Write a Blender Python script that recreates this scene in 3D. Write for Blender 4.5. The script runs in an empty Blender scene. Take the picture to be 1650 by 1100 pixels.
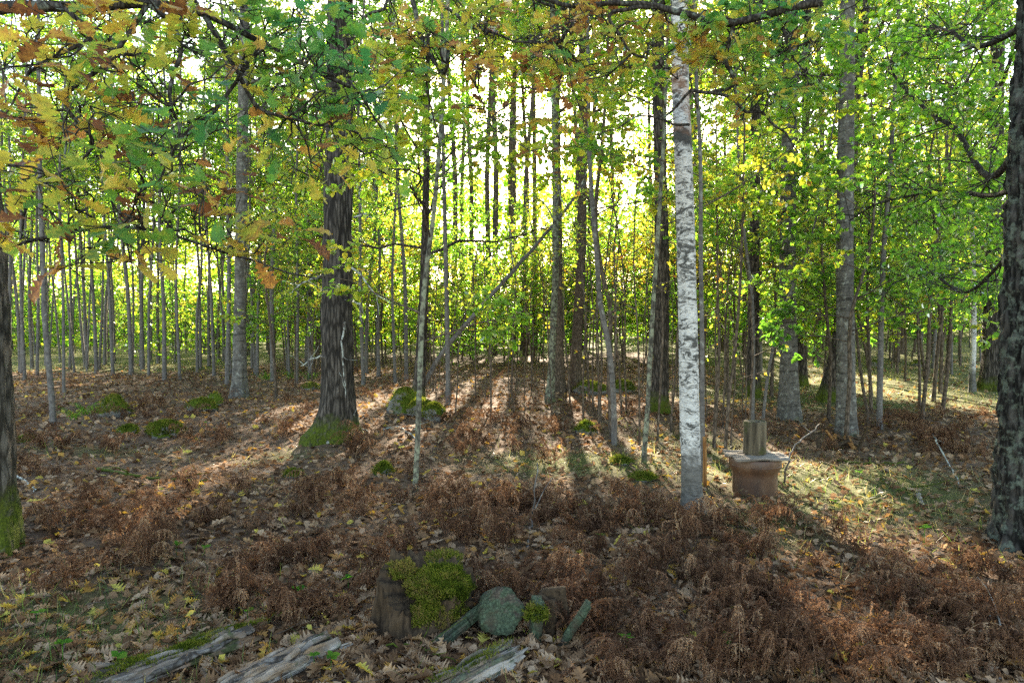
import bpy, math
import numpy as np
from mathutils import Vector, Matrix

# ------------------------------------------------------------------ camera, sky, sun, exposure
SC = bpy.context.scene
COL = SC.collection
F = 1100.0                      # focal length in photograph pixels (1650 x 1100)
PITCH = math.radians(1.5)       # looking slightly down
EYE = 1.6
SUN_EL, SUN_AZ = math.radians(23.8), math.radians(1.8)

cam_d = bpy.data.cameras.new('camera'); cam = bpy.data.objects.new('camera', cam_d); COL.objects.link(cam)
cam.location = (0, 0, EYE); cam.rotation_euler = (math.radians(90) - PITCH, 0, 0)
cam_d.sensor_width = 36; cam_d.lens = 24; cam_d.clip_start = 0.05; cam_d.clip_end = 2000
SC.camera = cam

world = bpy.data.worlds.new('World'); SC.world = world; world.use_nodes = True
wn = world.node_tree; bg = wn.nodes['Background']
sky = wn.nodes.new('ShaderNodeTexSky'); sky.sky_type = 'NISHITA'; sky.sun_disc = False
sky.sun_elevation = SUN_EL; sky.sun_rotation = SUN_AZ; sky.air_density = 1.0; sky.dust_density = 0.7; sky.ozone_density = 1.0
wn.links.new(sky.outputs[0], bg.inputs[0]); bg.inputs[1].default_value = 0.10

sun_d = bpy.data.lights.new('sun', 'SUN'); sun_d.energy = 5.0; sun_d.angle = math.radians(0.6); sun_d.color = (1.0, 0.95, 0.87)
sun = bpy.data.objects.new('sun', sun_d); COL.objects.link(sun)
sdir = Vector((math.cos(SUN_EL) * math.sin(SUN_AZ), math.cos(SUN_EL) * math.cos(SUN_AZ), math.sin(SUN_EL)))
sun.rotation_euler = sdir.to_track_quat('Z', 'Y').to_euler(); sun.location = sdir * 60

SC.view_settings.view_transform = 'Standard'; SC.view_settings.look = 'None'
SC.view_settings.gamma = 1.0; SC.view_settings.use_curve_mapping = False
SC.view_settings.exposure = 3.2
SC.view_settings.use_white_balance = True; SC.view_settings.white_balance_temperature = 8100; SC.view_settings.white_balance_tint = 10
cy = SC.cycles
cy.use_denoising = False; cy.use_adaptive_sampling = False; cy.max_bounces = 8; cy.diffuse_bounces = 5; cy.glossy_bounces = 2; cy.transmission_bounces = 6
cy.sample_clamp_indirect = 6.0; cy.caustics_reflective = False; cy.caustics_refractive = False

# ------------------------------------------------------------------ small maths
def R(seed): return np.random.default_rng(seed)
UP = np.array([0., 0., 1.])
def unit(v):
    v = np.asarray(v, float); return v / np.maximum(np.linalg.norm(v, axis=-1, keepdims=True), 1e-9)

def _h(ix, iy, iz, s):
    h = (ix * 374761393 + iy * 668265263 + iz * 1440662683 + s * 974634777) & 0xffffffff
    h = ((h ^ (h >> 13)) * 1274126177) & 0xffffffff
    h = ((h ^ (h >> 16)) * 2246822519) & 0xffffffff
    return (h ^ (h >> 15)) / 4294967295.0
def vnoise(p, s=0):
    p = np.asarray(p, float); i = np.floor(p).astype(np.int64); f = p - i; u = f * f * (3 - 2 * f)
    out = 0
    for a in (0, 1):
        for b in (0, 1):
            for c in (0, 1):
                w = (u[..., 0] if a else 1 - u[..., 0]) * (u[..., 1] if b else 1 - u[..., 1]) * (u[..., 2] if c else 1 - u[..., 2])
                out = out + w * _h(i[..., 0] + a, i[..., 1] + b, i[..., 2] + c, s)
    return out * 2 - 1
def fbm(p, o=3, s=0):
    p = np.asarray(p, float); t = 0; a = 1.0
    for k in range(o):
        t = t + a * vnoise(p * 2 ** k, s + k); a *= .5
    return t
def n2(x, y, sc, s=0, o=2):
    x = np.asarray(x, float); y = np.asarray(y, float)
    return fbm(np.stack([x * sc, y * sc, np.zeros_like(x) + .37], -1), o, s)

def H(x, y):                                       # height of the forest floor
    x = np.asarray(x, float); y = np.asarray(y, float)
    g = lambda cx, cy_, sx, sy, a: a * np.exp(-((x - cx) / sx) ** 2 - ((y - cy_) / sy) ** 2)
    far = np.clip((y - 3) / 5, 0, 1)
    h = .10 * n2(x, y, .33, 5) * far + .035 * n2(x, y, 1.3, 9) * np.clip((y - 1) / 3, 0, 1)
    h = h + g(-2.4, 10.2, 2.4, 1.8, .16) + g(-5.6, 12.0, 3.2, 1.6, .12) + g(2, 16, 5, 4, .12)
    h = h + .9 * np.clip((y - 16) / 30, 0, 1) * np.clip((x - 3) / 14, 0, 1)
    return h
_gx = np.arange(-60, 60.01, .15); _gy = np.arange(-4, 90.01, .15); _GX, _GY = np.meshgrid(_gx, _gy, indexing='ij'); _GH = H(_GX, _GY).tolist()
def Hf(x, y):                                      # the same height, looked up quickly for one point
    u = min(max((x + 60) / .15, 0), len(_gx) - 2.001); v = min(max((y + 4) / .15, 0), len(_gy) - 2.001); i, j = int(u), int(v); a, b = u - i, v - j
    return (_GH[i][j] * (1 - b) + _GH[i][j + 1] * b) * (1 - a) + (_GH[i + 1][j] * (1 - b) + _GH[i + 1][j + 1] * b) * a

def ray(px, py):
    a, b = (px - 825) / F, (550 - py) / F
    return np.array([a, math.cos(PITCH) + b * math.sin(PITCH), b * math.cos(PITCH) - math.sin(PITCH)])
CAM = np.array([0, 0, EYE])
def at(px, py, dist):
    r = ray(px, py); return CAM + r * (dist / r[1])
def gp(px, py):                                    # where that line of sight meets the ground
    r = ray(px, py); t = .5
    for _ in range(4000):
        p = CAM + r * t
        if p[2] <= Hf(p[0], p[1]): break
        t += max(.01, .25 * (p[2] - Hf(p[0], p[1])))
    return np.array([p[0], p[1], Hf(p[0], p[1])])
def pix(p):
    p = np.asarray(p, float) - CAM; c, s = math.cos(PITCH), math.sin(PITCH)
    dep = p[..., 1] * c - p[..., 2] * s; upv = p[..., 2] * c + p[..., 1] * s
    return 825 + F * p[..., 0] / dep, 550 - F * upv / dep, dep

# ------------------------------------------------------------------ mesh helpers
class Buf:
    def __init__(s): s.v = []; s.f3 = []; s.f4 = []; s.n = 0; s.r = []
    def add(s, v, f3=None, f4=None, rnd=0.5):
        v = np.asarray(v, float); s.v.append(v)
        if f3 is not None and len(f3): s.f3.append(np.asarray(f3) + s.n)
        if f4 is not None and len(f4): s.f4.append(np.asarray(f4) + s.n)
        s.r.append(np.broadcast_to(np.asarray(rnd, float), (len(v),)))
        s.n += len(v)
    def mesh(s, name, mat, smooth=False):
        v = np.concatenate(s.v).astype(np.float32)
        f3 = np.concatenate(s.f3) if s.f3 else np.zeros((0, 3), int)
        f4 = np.concatenate(s.f4) if s.f4 else np.zeros((0, 4), int)
        me = bpy.data.meshes.new(name)
        me.vertices.add(len(v)); me.vertices.foreach_set('co', v.ravel())
        loops = np.concatenate([f3.ravel(), f4.ravel()]).astype(np.int32)
        me.loops.add(len(loops)); me.loops.foreach_set('vertex_index', loops)
        st = np.concatenate([np.arange(len(f3)) * 3, len(f3) * 3 + np.arange(len(f4)) * 4]).astype(np.int32)
        me.polygons.add(len(st)); me.polygons.foreach_set('loop_start', st)
        if smooth: me.polygons.foreach_set('use_smooth', np.ones(len(st), bool))
        a = me.attributes.new('rnd', 'FLOAT', 'POINT'); a.data.foreach_set('value', np.concatenate(s.r).astype(np.float32))
        me.update(calc_edges=True); me.validate()
        if mat is not None: me.materials.append(mat)
        return me

def tube(buf, P, rad, k=5, rnd=.5, cap=True):
    P = np.asarray(P, float); n = len(P); rad = np.broadcast_to(np.asarray(rad, float), (n,))
    T = unit(np.gradient(P, axis=0)); m = T.mean(0)
    ref = np.array([0., 0, 1]) if abs(unit(m)[2]) < .8 else np.array([1., .2, 0])
    A = unit(np.cross(T, ref)); B = np.cross(T, A)
    th = np.arange(k) * 2 * np.pi / k
    ring = A[:, None, :] * np.cos(th)[None, :, None] + B[:, None, :] * np.sin(th)[None, :, None]
    V = (P[:, None, :] + ring * rad[:, None, None]).reshape(-1, 3)
    i, j = np.meshgrid(np.arange(n - 1), np.arange(k), indexing='ij'); j2 = (j + 1) % k
    f4 = np.stack([i * k + j, i * k + j2, (i + 1) * k + j2, (i + 1) * k + j], -1).reshape(-1, 4)
    f3 = None
    if cap:
        V = np.concatenate([V, P[:1], P[-1:]]); jj = np.arange(k); j3 = (jj + 1) % k
        f3 = np.concatenate([np.stack([j3, jj, np.full(k, n * k)], -1), np.stack([(n - 1) * k + jj, (n - 1) * k + j3, np.full(k, n * k + 1)], -1)])
    buf.add(V, f3, f4, rnd)

def spline(P, n):                                   # Catmull-Rom through points, n samples
    P = np.asarray(P, float); Q = np.concatenate([[2 * P[0] - P[1]], P, [2 * P[-1] - P[-2]]])
    L = np.concatenate([[0], np.cumsum(np.linalg.norm(np.diff(P, axis=0), axis=1))]); s = np.linspace(0, L[-1], n)
    i = np.clip(np.searchsorted(L, s, side='right') - 1, 0, len(P) - 2); t = ((s - L[i]) / np.maximum(L[i + 1] - L[i], 1e-9))[:, None]
    a, b, c, d = Q[i], Q[i + 1], Q[i + 2], Q[i + 3]
    return .5 * (2 * b + (c - a) * t + (2 * a - 5 * b + 4 * c - d) * t ** 2 + (3 * b - a - 3 * c + d) * t ** 3)

def euler_mats(yaw, pitch, roll):
    cy_, sy = np.cos(yaw), np.sin(yaw); cp, sp = np.cos(pitch), np.sin(pitch); cr, sr = np.cos(roll), np.sin(roll)
    M = np.empty((len(yaw), 3, 3))
    M[:, 0, 0] = cy_ * cp; M[:, 0, 1] = cy_ * sp * sr - sy * cr; M[:, 0, 2] = cy_ * sp * cr + sy * sr
    M[:, 1, 0] = sy * cp; M[:, 1, 1] = sy * sp * sr + cy_ * cr; M[:, 1, 2] = sy * sp * cr - cy_ * sr
    M[:, 2, 0] = -sp; M[:, 2, 1] = cp * sr; M[:, 2, 2] = cp * cr
    return M
def frame_mats(x, up):                              # x axis along the leaf, z close to 'up'
    x = unit(x); y = unit(np.cross(up, x)); z = np.cross(x, y)
    return np.stack([x, y, z], -1)

def scatter(buf, tmpls, pos, mats, size, rnd, rs):
    """one copy of a random template at each position"""
    which = rs.integers(0, len(tmpls), len(pos))
    for k, (tv, tf) in enumerate(tmpls):
        sel = np.where(which == k)[0]
        if not len(sel): continue
        V = np.einsum('nij,vj->nvi', mats[sel] * size[sel][:, None, None], tv) + pos[sel][:, None, :]
        nf = (tf[None] + (np.arange(len(sel)) * len(tv))[:, None, None]).reshape(-1, 3)
        buf.add(V.reshape(-1, 3), nf, None, np.repeat(rnd[sel], len(tv)))

# ------------------------------------------------------------------ leaf templates (unit length along x)
def outline_leaf(ts, ws, fold, curl, rs=None, twist=0.0):
    ts = np.array(ts); ws = np.array(ws); n = len(ts)
    mid = np.stack([ts, 0 * ts, 0 * ts], -1); up_ = np.stack([ts, ws, fold * ws], -1); lo = np.stack([ts, -ws, fold * ws], -1)
    V = np.concatenate([mid, up_, lo]); V[:, 2] += -curl * V[:, 0] ** 2 + .06 * curl
    if twist: V[:, 2] += twist * V[:, 1] * V[:, 0]
    if rs is not None: V[:, 2] += rs.normal(0, .025, len(V)); V[:n, 2] -= .01
    f = []
    for i in range(n - 1):
        f += [(i, i + 1, n + i + 1), (i, n + i + 1, n + i), (i, 2 * n + i + 1, i + 1), (i, 2 * n + i, 2 * n + i + 1)]
    f = [t for t in f if len({tuple(np.round(V[a], 4)) for a in t}) == 3]
    return V, np.array(f)
OAK_T = [0, .14, .24, .31, .40, .47, .56, .63, .73, .80, .90, 1.0]
OAK_W = [.012, .025, .12, .05, .21, .075, .29, .10, .30, .15, .18, .0]
def oak_templates(seed, n, curl, dry=0.0):
    rs = R(seed); out = []
    for k in range(n):
        w = np.array(OAK_W) * rs.uniform(.8, 1.25, len(OAK_W)); w[0] = .012; w[-1] = 0
        out.append(outline_leaf(OAK_T, w, rs.uniform(.05, .45) + dry * rs.uniform(-.2, .9), rs.uniform(-.1, .5) * curl, rs, rs.normal(0, .5)))
    return out
def oval_templates(seed, n, width=.34, segs=5, curl=.3):
    rs = R(seed); out = []
    for k in range(n):
        t = np.linspace(0, 1, segs); w = width * np.sin(np.pi * t ** .8) * rs.uniform(.85, 1.15); w[0] = .01; w[-1] = 0
        out.append(outline_leaf(t, w, rs.uniform(-.1, .5), rs.uniform(-.2, 1) * curl, rs if curl > .3 else None, rs.normal(0, .4)))
    return out
def kite_templates(seed, n, width=.33):
    rs = R(seed); out = []
    for k in range(n):
        w = width * rs.uniform(.85, 1.2); z = rs.uniform(0, .16); m = rs.uniform(.4, .55)
        V = np.array([[0, 0, 0], [m, w, z], [1, 0, rs.uniform(-.2, .1)], [m, -w, z]])
        out.append((V, np.array([[0, 2, 1], [0, 3, 2]])))
    return out
OAKLEAF = oak_templates(3, 8, .7)
OAKDRY = oak_templates(4, 8, 1.6, .6)
OVALDRY = oval_templates(5, 6, .33, 5, 1.0)
OVAL = oval_templates(6, 5, .36, 5, .3)
KITE = kite_templates(8, 6)

# ------------------------------------------------------------------ materials
def new_mat(name):
    m = bpy.data.materials.new(name); m.use_nodes = True; nt = m.node_tree; nt.nodes.clear()
    out = nt.nodes.new('ShaderNodeOutputMaterial'); return m, nt, out
def N(nt, typ, props=None, **inp):
    n = nt.nodes.new(typ)
    for k, v in (props or {}).items(): setattr(n, k, v)
    for k, v in inp.items():
        key = k.replace('_', ' ') if not k.startswith('i_') else int(k[2:])
        s = n.inputs[key]
        if isinstance(v, bpy.types.NodeSocket): nt.links.new(v, s)
        else: s.default_value = v
    return n
def ramp(nt, fac, stops, interp='LINEAR'):
    n = nt.nodes.new('ShaderNodeValToRGB'); cr = n.color_ramp; cr.interpolation = interp
    while len(cr.elements) < len(stops): cr.elements.new(.5)
    for e, (p, c) in zip(cr.elements, stops):
        e.position = p; e.color = (c, c, c, 1) if isinstance(c, (int, float)) else (*c, 1)
    nt.links.new(fac, n.inputs[0]); return n.outputs[0]
def mth(nt, op, a, b=0.5, clamp=False):
    n = N(nt, 'ShaderNodeMath', {'operation': op, 'use_clamp': clamp}, i_0=a, i_1=b); return n.outputs[0]
def mixc(nt, fac, a, b, mode='MIX'):
    n = nt.nodes.new('ShaderNodeMix'); n.data_type = 'RGBA'; n.blend_type = mode
    for key, v in ((0, fac), (6, a), (7, b)):
        if isinstance(v, bpy.types.NodeSocket): nt.links.new(v, n.inputs[key])
        else: n.inputs[key].default_value = v if key == 0 else (*v, 1)
    return n.outputs[2]
def noise(nt, vec, scale, detail=4, rough=.55, dist=0.0):
    return N(nt, 'ShaderNodeTexNoise', None, Vector=vec, Scale=scale, Detail=detail, Roughness=rough, Distortion=dist).outputs[0]
def objco(nt, scale=(1, 1, 1)):
    tc = nt.nodes.new('ShaderNodeTexCoord'); mp = N(nt, 'ShaderNodeMapping', None, Vector=tc.outputs['Object'], Scale=scale)
    return tc.outputs['Object'], mp.outputs[0]

def leaf_mat(name, refl, trans, tw=.5, obj_shift=.25, gloss=.04, mottle=0.0):
    """refl / trans: colour stops over the per-leaf random value"""
    m, nt, out = new_mat(name)
    at_ = N(nt, 'ShaderNodeAttribute', {'attribute_name': 'rnd'}).outputs['Fac']
    oi = nt.nodes.new('ShaderNodeObjectInfo')
    sh = mth(nt, 'MULTIPLY', mth(nt, 'SUBTRACT', oi.outputs['Random'], .5), obj_shift)
    if mottle: sh = mth(nt, 'ADD', sh, mth(nt, 'MULTIPLY', mth(nt, 'SUBTRACT', noise(nt, objco(nt)[0], 4.5, 4, .6), .5), mottle))
    fac = mth(nt, 'ADD', at_, sh, True)
    c1 = ramp(nt, fac, refl); c2 = ramp(nt, fac, trans)
    obj, _ = objco(nt); nz = noise(nt, obj, 40, 3)
    c1 = mixc(nt, .3, c1, ramp(nt, nz, [(.3, .5), (.7, 1.0)]), 'MULTIPLY')
    d = N(nt, 'ShaderNodeBsdfDiffuse', None, Color=c1).outputs[0]
    t = N(nt, 'ShaderNodeBsdfTranslucent', None, Color=c2).outputs[0]
    s = N(nt, 'ShaderNodeMixShader', None, i_0=tw, i_1=d, i_2=t).outputs[0]
    if gloss:
        g = N(nt, 'ShaderNodeBsdfGlossy', None, Color=(1, 1, 1, 1), Roughness=.42).outputs[0]
        fr = N(nt, 'ShaderNodeFresnel', None, IOR=1.35).outputs[0]
        s = N(nt, 'ShaderNodeMixShader', None, i_0=mth(nt, 'MULTIPLY', fr, gloss * 8), i_1=s, i_2=g).outputs[0]
    nt.links.new(s, out.inputs[0]); return m

GREEN_R = [(0, (.04, .09, .02)), (.35, (.09, .15, .025)), (.62, (.2, .22, .03)), (.85, (.38, .29, .035)), (1, (.28, .12, .025))]
GREEN_T = [(0, (.20, .55, .05)), (.35, (.42, .78, .06)), (.62, (.80, .86, .08)), (.85, (.98, .78, .09)), (1, (.65, .28, .05))]
M = {}
M['leaf'] = leaf_mat('green_yellow_leaves', GREEN_R, GREEN_T, .55, .3)
M['leaf_far'] = leaf_mat('far_leaves', GREEN_R, GREEN_T, .6, .2, 0)
M['leaf_oak'] = leaf_mat('oak_leaves', [(0, (.035, .13, .06)), (.3, (.085, .2, .05)), (.5, (.32, .32, .06)), (.68, (.48, .35, .07)), (.82, (.36, .18, .065)), (1, (.2, .085, .04))],
                         [(0, (.10, .42, .10)), (.3, (.28, .58, .07)), (.5, (.75, .74, .09)), (.68, (.95, .68, .09)), (.82, (.75, .33, .07)), (1, (.24, .08, .03))], .54, .12, .03, .75)
M['litter'] = leaf_mat('fallen_leaves', [(0, (.06, .034, .021)), (.25, (.16, .088, .048)), (.5, (.29, .175, .10)), (.72, (.46, .325, .22)), (.85, (.38, .2, .07)), (.94, (.45, .25, .06)), (1, (.48, .42, .1))],
                       [(0, (.05, .025, .015)), (.4, (.16, .08, .04)), (.72, (.25, .14, .07)), (.85, (.42, .2, .05)), (1, (.6, .4, .06))], .3, .1, 0, .35)
M['fern'] = leaf_mat('dead_bracken', [(0, (.04, .021, .014)), (.45, (.13, .068, .042)), (.8, (.235, .135, .085)), (1, (.4, .27, .17))],
                     [(0, (.075, .036, .022)), (.5, (.20, .10, .052)), (1, (.48, .28, .15))], .34, .5, 0)
M['grass'] = leaf_mat('grass_blades', [(0, (.03, .065, .02)), (.35, (.07, .10, .03)), (.55, (.16, .15, .06)), (1, (.34, .27, .15))],
                      [(0, (.10, .24, .04)), (.4, (.26, .36, .06)), (.65, (.48, .46, .14)), (1, (.6, .5, .22))], .4, .1, .03)
M['moss'] = leaf_mat('moss_tufts', [(0, (.03, .042, .008)), (.4, (.075, .10, .014)), (.75, (.16, .165, .03)), (1, (.17, .12, .05))],
                     [(0, (.05, .10, .01)), (.5, (.16, .22, .02)), (1, (.3, .26, .05))], .3, .1, 0)
M['green_plant'] = leaf_mat('green_plants', [(0, (.03, .12, .02)), (1, (.10, .2, .03))], [(0, (.10, .42, .04)), (1, (.3, .55, .05))], .45, .1, 0)

def bark_mat(name, lo, hi, sx=26, zs=.16, bump=.9, dist=.02, moss_h=0.0, lichen=None, lich_amt=.5, moss_col=((.03, .045, .006), (.085, .11, .012)), ring=0.0, vw=.3):
    m, nt, out = new_mat(name)
    obj, mp = objco(nt, (1, 1, zs))
    a = noise(nt, mp, sx, 6, .62, .6); b = noise(nt, obj, 5, 4)
    v = N(nt, 'ShaderNodeTexVoronoi', {'feature': 'DISTANCE_TO_EDGE'}, Vector=mp, Scale=sx * .8).outputs[0]
    crack = ramp(nt, v, [(0, .0), (.28, 1.0)])
    hgt = mth(nt, 'ADD', mth(nt, 'MULTIPLY', a, .8), mth(nt, 'ADD', mth(nt, 'MULTIPLY', crack, vw), .3 - vw))
    c = ramp(nt, hgt, [(.44, lo), (.80, hi)])
    c = mixc(nt, .5, c, ramp(nt, b, [(.3, .55), (.7, 1.15)]), 'MULTIPLY')
    if ring:
        _, mr = objco(nt, (1.2, 1.2, 9)); rg = noise(nt, mr, 2.2, 5, .7)
        c = mixc(nt, ramp(nt, rg, [(.53, 0.0), (.62, ring)]), c, lo)
    if lichen:
        ln = noise(nt, obj, 13, 6, .7)
        c = mixc(nt, ramp(nt, ln, [(.62 - .3 * lich_amt, 0.0), (.72 - .3 * lich_amt, .85)]), c, lichen)
    if moss_h > 0:
        z = N(nt, 'ShaderNodeSeparateXYZ', None, Vector=obj).outputs[2]
        mn = noise(nt, obj, 6, 5, .65)
        mk = mth(nt, 'ADD', mth(nt, 'MULTIPLY', mth(nt, 'SUBTRACT', moss_h, z), 2.2), mth(nt, 'SUBTRACT', mn, .5))
        mf = mth(nt, 'MULTIPLY', ramp(nt, mk, [(.0, 0.0), (.45, 1.0)]), ramp(nt, noise(nt, obj, 16, 5, .7), [(.33, .15), (.5, 1.0)]))
        mc = ramp(nt, noise(nt, obj, 60, 4), [(.35, moss_col[0]), (.65, moss_col[1])])
        c = mixc(nt, mf, c, mc)
    bp = N(nt, 'ShaderNodeBump', None, Strength=bump, Distance=dist, Height=mth(nt, 'ADD', hgt, mth(nt, 'MULTIPLY', noise(nt, obj, 90, 3), .2)))
    p = N(nt, 'ShaderNodeBsdfPrincipled', None, Base_Color=c, Roughness=.92, Normal=bp.outputs[0]); p.inputs['Specular IOR Level'].default_value = .15
    nt.links.new(p.outputs[0], out.inputs[0]); return m

M['bark_oak'] = bark_mat('oak_bark', (.02, .0175, .015), (.115, .10, .086), 30, .14, 1.0, .03, .32)
M['bark_mossy'] = bark_mat('mossy_bark', (.03, .027, .022), (.15, .135, .115), 24, .2, 1.0, .03, .5)
M['bark_rough'] = bark_mat('rough_lichen_bark', (.009, .0085, .0075), (.075, .07, .063), 22, .25, 1.0, .02, .0, (.10, .12, .095), .40)
M['bark_grey'] = bark_mat('grey_aspen_bark', (.02, .019, .017), (.135, .127, .115), 20, .5, .7, .012, .06, (.24, .245, .22), .25, ring=.75, vw=.0)
M['bark_thin'] = bark_mat('thin_grey_bark', (.03, .027, .026), (.15, .138, .13), 34, .35, .5, .006, .0, (.24, .245, .22), .2, ring=.5, vw=.0)
M['bark_brown'] = bark_mat('brown_twig_bark', (.05, .038, .028), (.17, .13, .10), 40, .3, .5, .006)
M['bark_dark'] = bark_mat('dark_alder_bark', (.022, .018, .015), (.115, .095, .08), 26, .22, 1.0, .02, .35)
M['bark_lichen'] = bark_mat('lichened_bark', (.05, .046, .038), (.16, .15, .12), 40, .4, .5, .006, .12, (.22, .24, .17), .5)
M['bark_orange'] = bark_mat('peeled_orange_wood', (.16, .07, .025), (.42, .22, .08), 30, .1, .5, .004)
M['twig'] = bark_mat('oak_twig_bark', (.018, .015, .013), (.085, .075, .065), 60, .4, .6, .004, 0, (.15, .18, .15), .18)
M['dead_wood'] = bark_mat('weathered_grey_wood', (.04, .034, .029), (.21, .195, .18), 22, 1, .8, .01)
M['lichen_stick'] = bark_mat('lichened_stick', (.05, .045, .04), (.22, .2, .18), 30, .5, .6, .006, 0, (.38, .41, .37), .6)

def birch_mat():
    m, nt, out = new_mat('birch_bark'); obj, mp = objco(nt, (1, 1, 5))
    a = noise(nt, mp, 8, 8, .76, .8); b = noise(nt, obj, 9, 5, .7); fine = noise(nt, mp, 30, 4, .6)
    c = ramp(nt, fine, [(.3, (.29, .285, .27)), (.6, (.52, .515, .50))])
    _, mb = objco(nt, (1, 1, 2.2)); big = mth(nt, 'ADD', noise(nt, mb, 9, 8, .78, 1.2), mth(nt, 'MULTIPLY', mth(nt, 'SUBTRACT', noise(nt, obj, 1.6, 3), .5), .35))
    c = mixc(nt, ramp(nt, big, [(.485, 0.0), (.56, .93)]), c, (.025, .025, .022))
    c = mixc(nt, ramp(nt, a, [(.56, 0.0), (.64, .8)]), c, (.05, .047, .042))
    z = N(nt, 'ShaderNodeSeparateXYZ', None, Vector=obj).outputs[2]
    basem = mth(nt, 'ADD', mth(nt, 'MULTIPLY', mth(nt, 'SUBTRACT', .62, z), 2.0), mth(nt, 'SUBTRACT', b, .52))
    c = mixc(nt, ramp(nt, basem, [(.0, 0.0), (.3, .9)]), c, ramp(nt, a, [(.35, (.012, .011, .010)), (.65, (.10, .095, .085))]))
    mossm = mth(nt, 'ADD', mth(nt, 'MULTIPLY', mth(nt, 'SUBTRACT', .06, z), 3), mth(nt, 'SUBTRACT', b, .5))
    c = mixc(nt, ramp(nt, mossm, [(.0, 0.0), (.2, 1.0)]), c, (.05, .08, .012))
    r = noise(nt, obj, 4, 4); zr = ramp(nt, z, [(0, 0.0), (1, 1.0)])
    band = mth(nt, 'SUBTRACT', mth(nt, 'MULTIPLY', mth(nt, 'ABSOLUTE', mth(nt, 'SUBTRACT', z, 3.12)), 3.2), mth(nt, 'SUBTRACT', b, .5))
    c = mixc(nt, ramp(nt, band, [(.1, .95), (.35, 0.0)]), c, (.03, .027, .024))
    hi = mth(nt, 'MULTIPLY', ramp(nt, mth(nt, 'MULTIPLY', z, .25), [(.70, 0.0), (.8, 1.0)]), ramp(nt, r, [(.5, 0.0), (.6, .45)]))
    c = mixc(nt, hi, c, (.28, .12, .06))
    bp = N(nt, 'ShaderNodeBump', None, Strength=.6, Distance=.006, Height=mth(nt, 'ADD', a, big))
    p = N(nt, 'ShaderNodeBsdfPrincipled', None, Base_Color=c, Roughness=.7, Normal=bp.outputs[0]); p.inputs['Specular IOR Level'].default_value = .25
    nt.links.new(p.outputs[0], out.inputs[0]); return m
M['birch'] = birch_mat()

def rock_mat():
    m, nt, out = new_mat('mossy_rock'); obj, _ = objco(nt)
    a = noise(nt, obj, 9, 6, .65); c = ramp(nt, a, [(.3, (.07, .068, .062)), (.7, (.26, .25, .235))])
    g = nt.nodes.new('ShaderNodeNewGeometry'); nz = N(nt, 'ShaderNodeSeparateXYZ', None, Vector=g.outputs['Normal']).outputs[2]
    mk = mth(nt, 'ADD', mth(nt, 'MULTIPLY', nz, .55), noise(nt, obj, 3.2, 5, .6))
    mc = ramp(nt, noise(nt, obj, 35, 5, .7), [(.3, (.028, .045, .006)), (.55, (.075, .11, .012)), (.75, (.16, .19, .025))])
    c = mixc(nt, ramp(nt, mk, [(.60, 0.0), (.72, 1.0)]), c, mc)
    bp = N(nt, 'ShaderNodeBump', None, Strength=1.0, Distance=.03, Height=mth(nt, 'ADD', noise(nt, obj, 26, 6, .7), mth(nt, 'MULTIPLY', noise(nt, obj, 120, 3), .3)))
    p = N(nt, 'ShaderNodeBsdfPrincipled', None, Base_Color=c, Roughness=.95, Normal=bp.outputs[0]); p.inputs['Specular IOR Level'].default_value = .1
    nt.links.new(p.outputs[0], out.inputs[0]); return m
M['rock'] = rock_mat()

def wood_mat(name, lo, hi, axis=0, green=None, gamt=.5, sc=16, bump=1.0, dist=.012, brown=None, crackle=0.0):
    m, nt, out = new_mat(name); s = [1, 1, 1]; s[axis] = .09
    obj, mp = objco(nt, tuple(s)); a = noise(nt, mp, sc * 2.2, 6, .68, .3); b = noise(nt, obj, 7, 5, .65)
    c = ramp(nt, a, [(.32, lo), (.68, hi)])
    if brown: c = mixc(nt, ramp(nt, noise(nt, obj, 4, 4), [(.42, 0.0), (.6, .9)]), c, ramp(nt, a, [(.3, tuple(x * .4 for x in brown)), (.7, brown)]))
    if green: c = mixc(nt, ramp(nt, b, [(.72 - .4 * gamt, 0.0), (.8 - .4 * gamt, .9)]), c, ramp(nt, noise(nt, obj, 50, 5, .7), [(.35, tuple(x * .35 for x in green)), (.7, green)]))
    hh = mth(nt, 'ADD', a, mth(nt, 'MULTIPLY', noise(nt, obj, 60, 4), .4))
    if crackle:
        vc = ramp(nt, N(nt, 'ShaderNodeTexVoronoi', {'feature': 'DISTANCE_TO_EDGE'}, Vector=obj, Scale=55.0).outputs[0], [(0, 0.0), (.16, 1.0)])
        vb = ramp(nt, N(nt, 'ShaderNodeTexVoronoi', {'feature': 'DISTANCE_TO_EDGE'}, Vector=obj, Scale=3.0).outputs[0], [(0, 0.4), (.015, 1.0)])
        c = mixc(nt, crackle * .7, c, vc, 'MULTIPLY'); c = mixc(nt, ramp(nt, noise(nt, obj, 8, 4), [(.55, 0.0), (.65, .7)]), c, (.06, .045, .032)); hh = mth(nt, 'ADD', hh, mth(nt, 'MULTIPLY', vb, .8))
    bp = N(nt, 'ShaderNodeBump', None, Strength=bump, Distance=dist, Height=hh)
    p = N(nt, 'ShaderNodeBsdfPrincipled', None, Base_Color=c, Roughness=.9, Normal=bp.outputs[0]); p.inputs['Specular IOR Level'].default_value = .15
    nt.links.new(p.outputs[0], out.inputs[0]); return m
M['rotten'] = wood_mat('rotten_stump_wood', (.014, .009, .006), (.085, .056, .034), 2, (.05, .06, .02), .2)
M['log_grey'] = wood_mat('weathered_log_wood', (.035, .03, .026), (.28, .255, .23), 0, (.05, .07, .025), .45, brown=(.22, .13, .075))
M['log_brown'] = wood_mat('crumbling_log_wood', (.06, .04, .028), (.28, .19, .12), 0, (.10, .13, .07), .25, brown=(.40, .37, .33))
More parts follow.
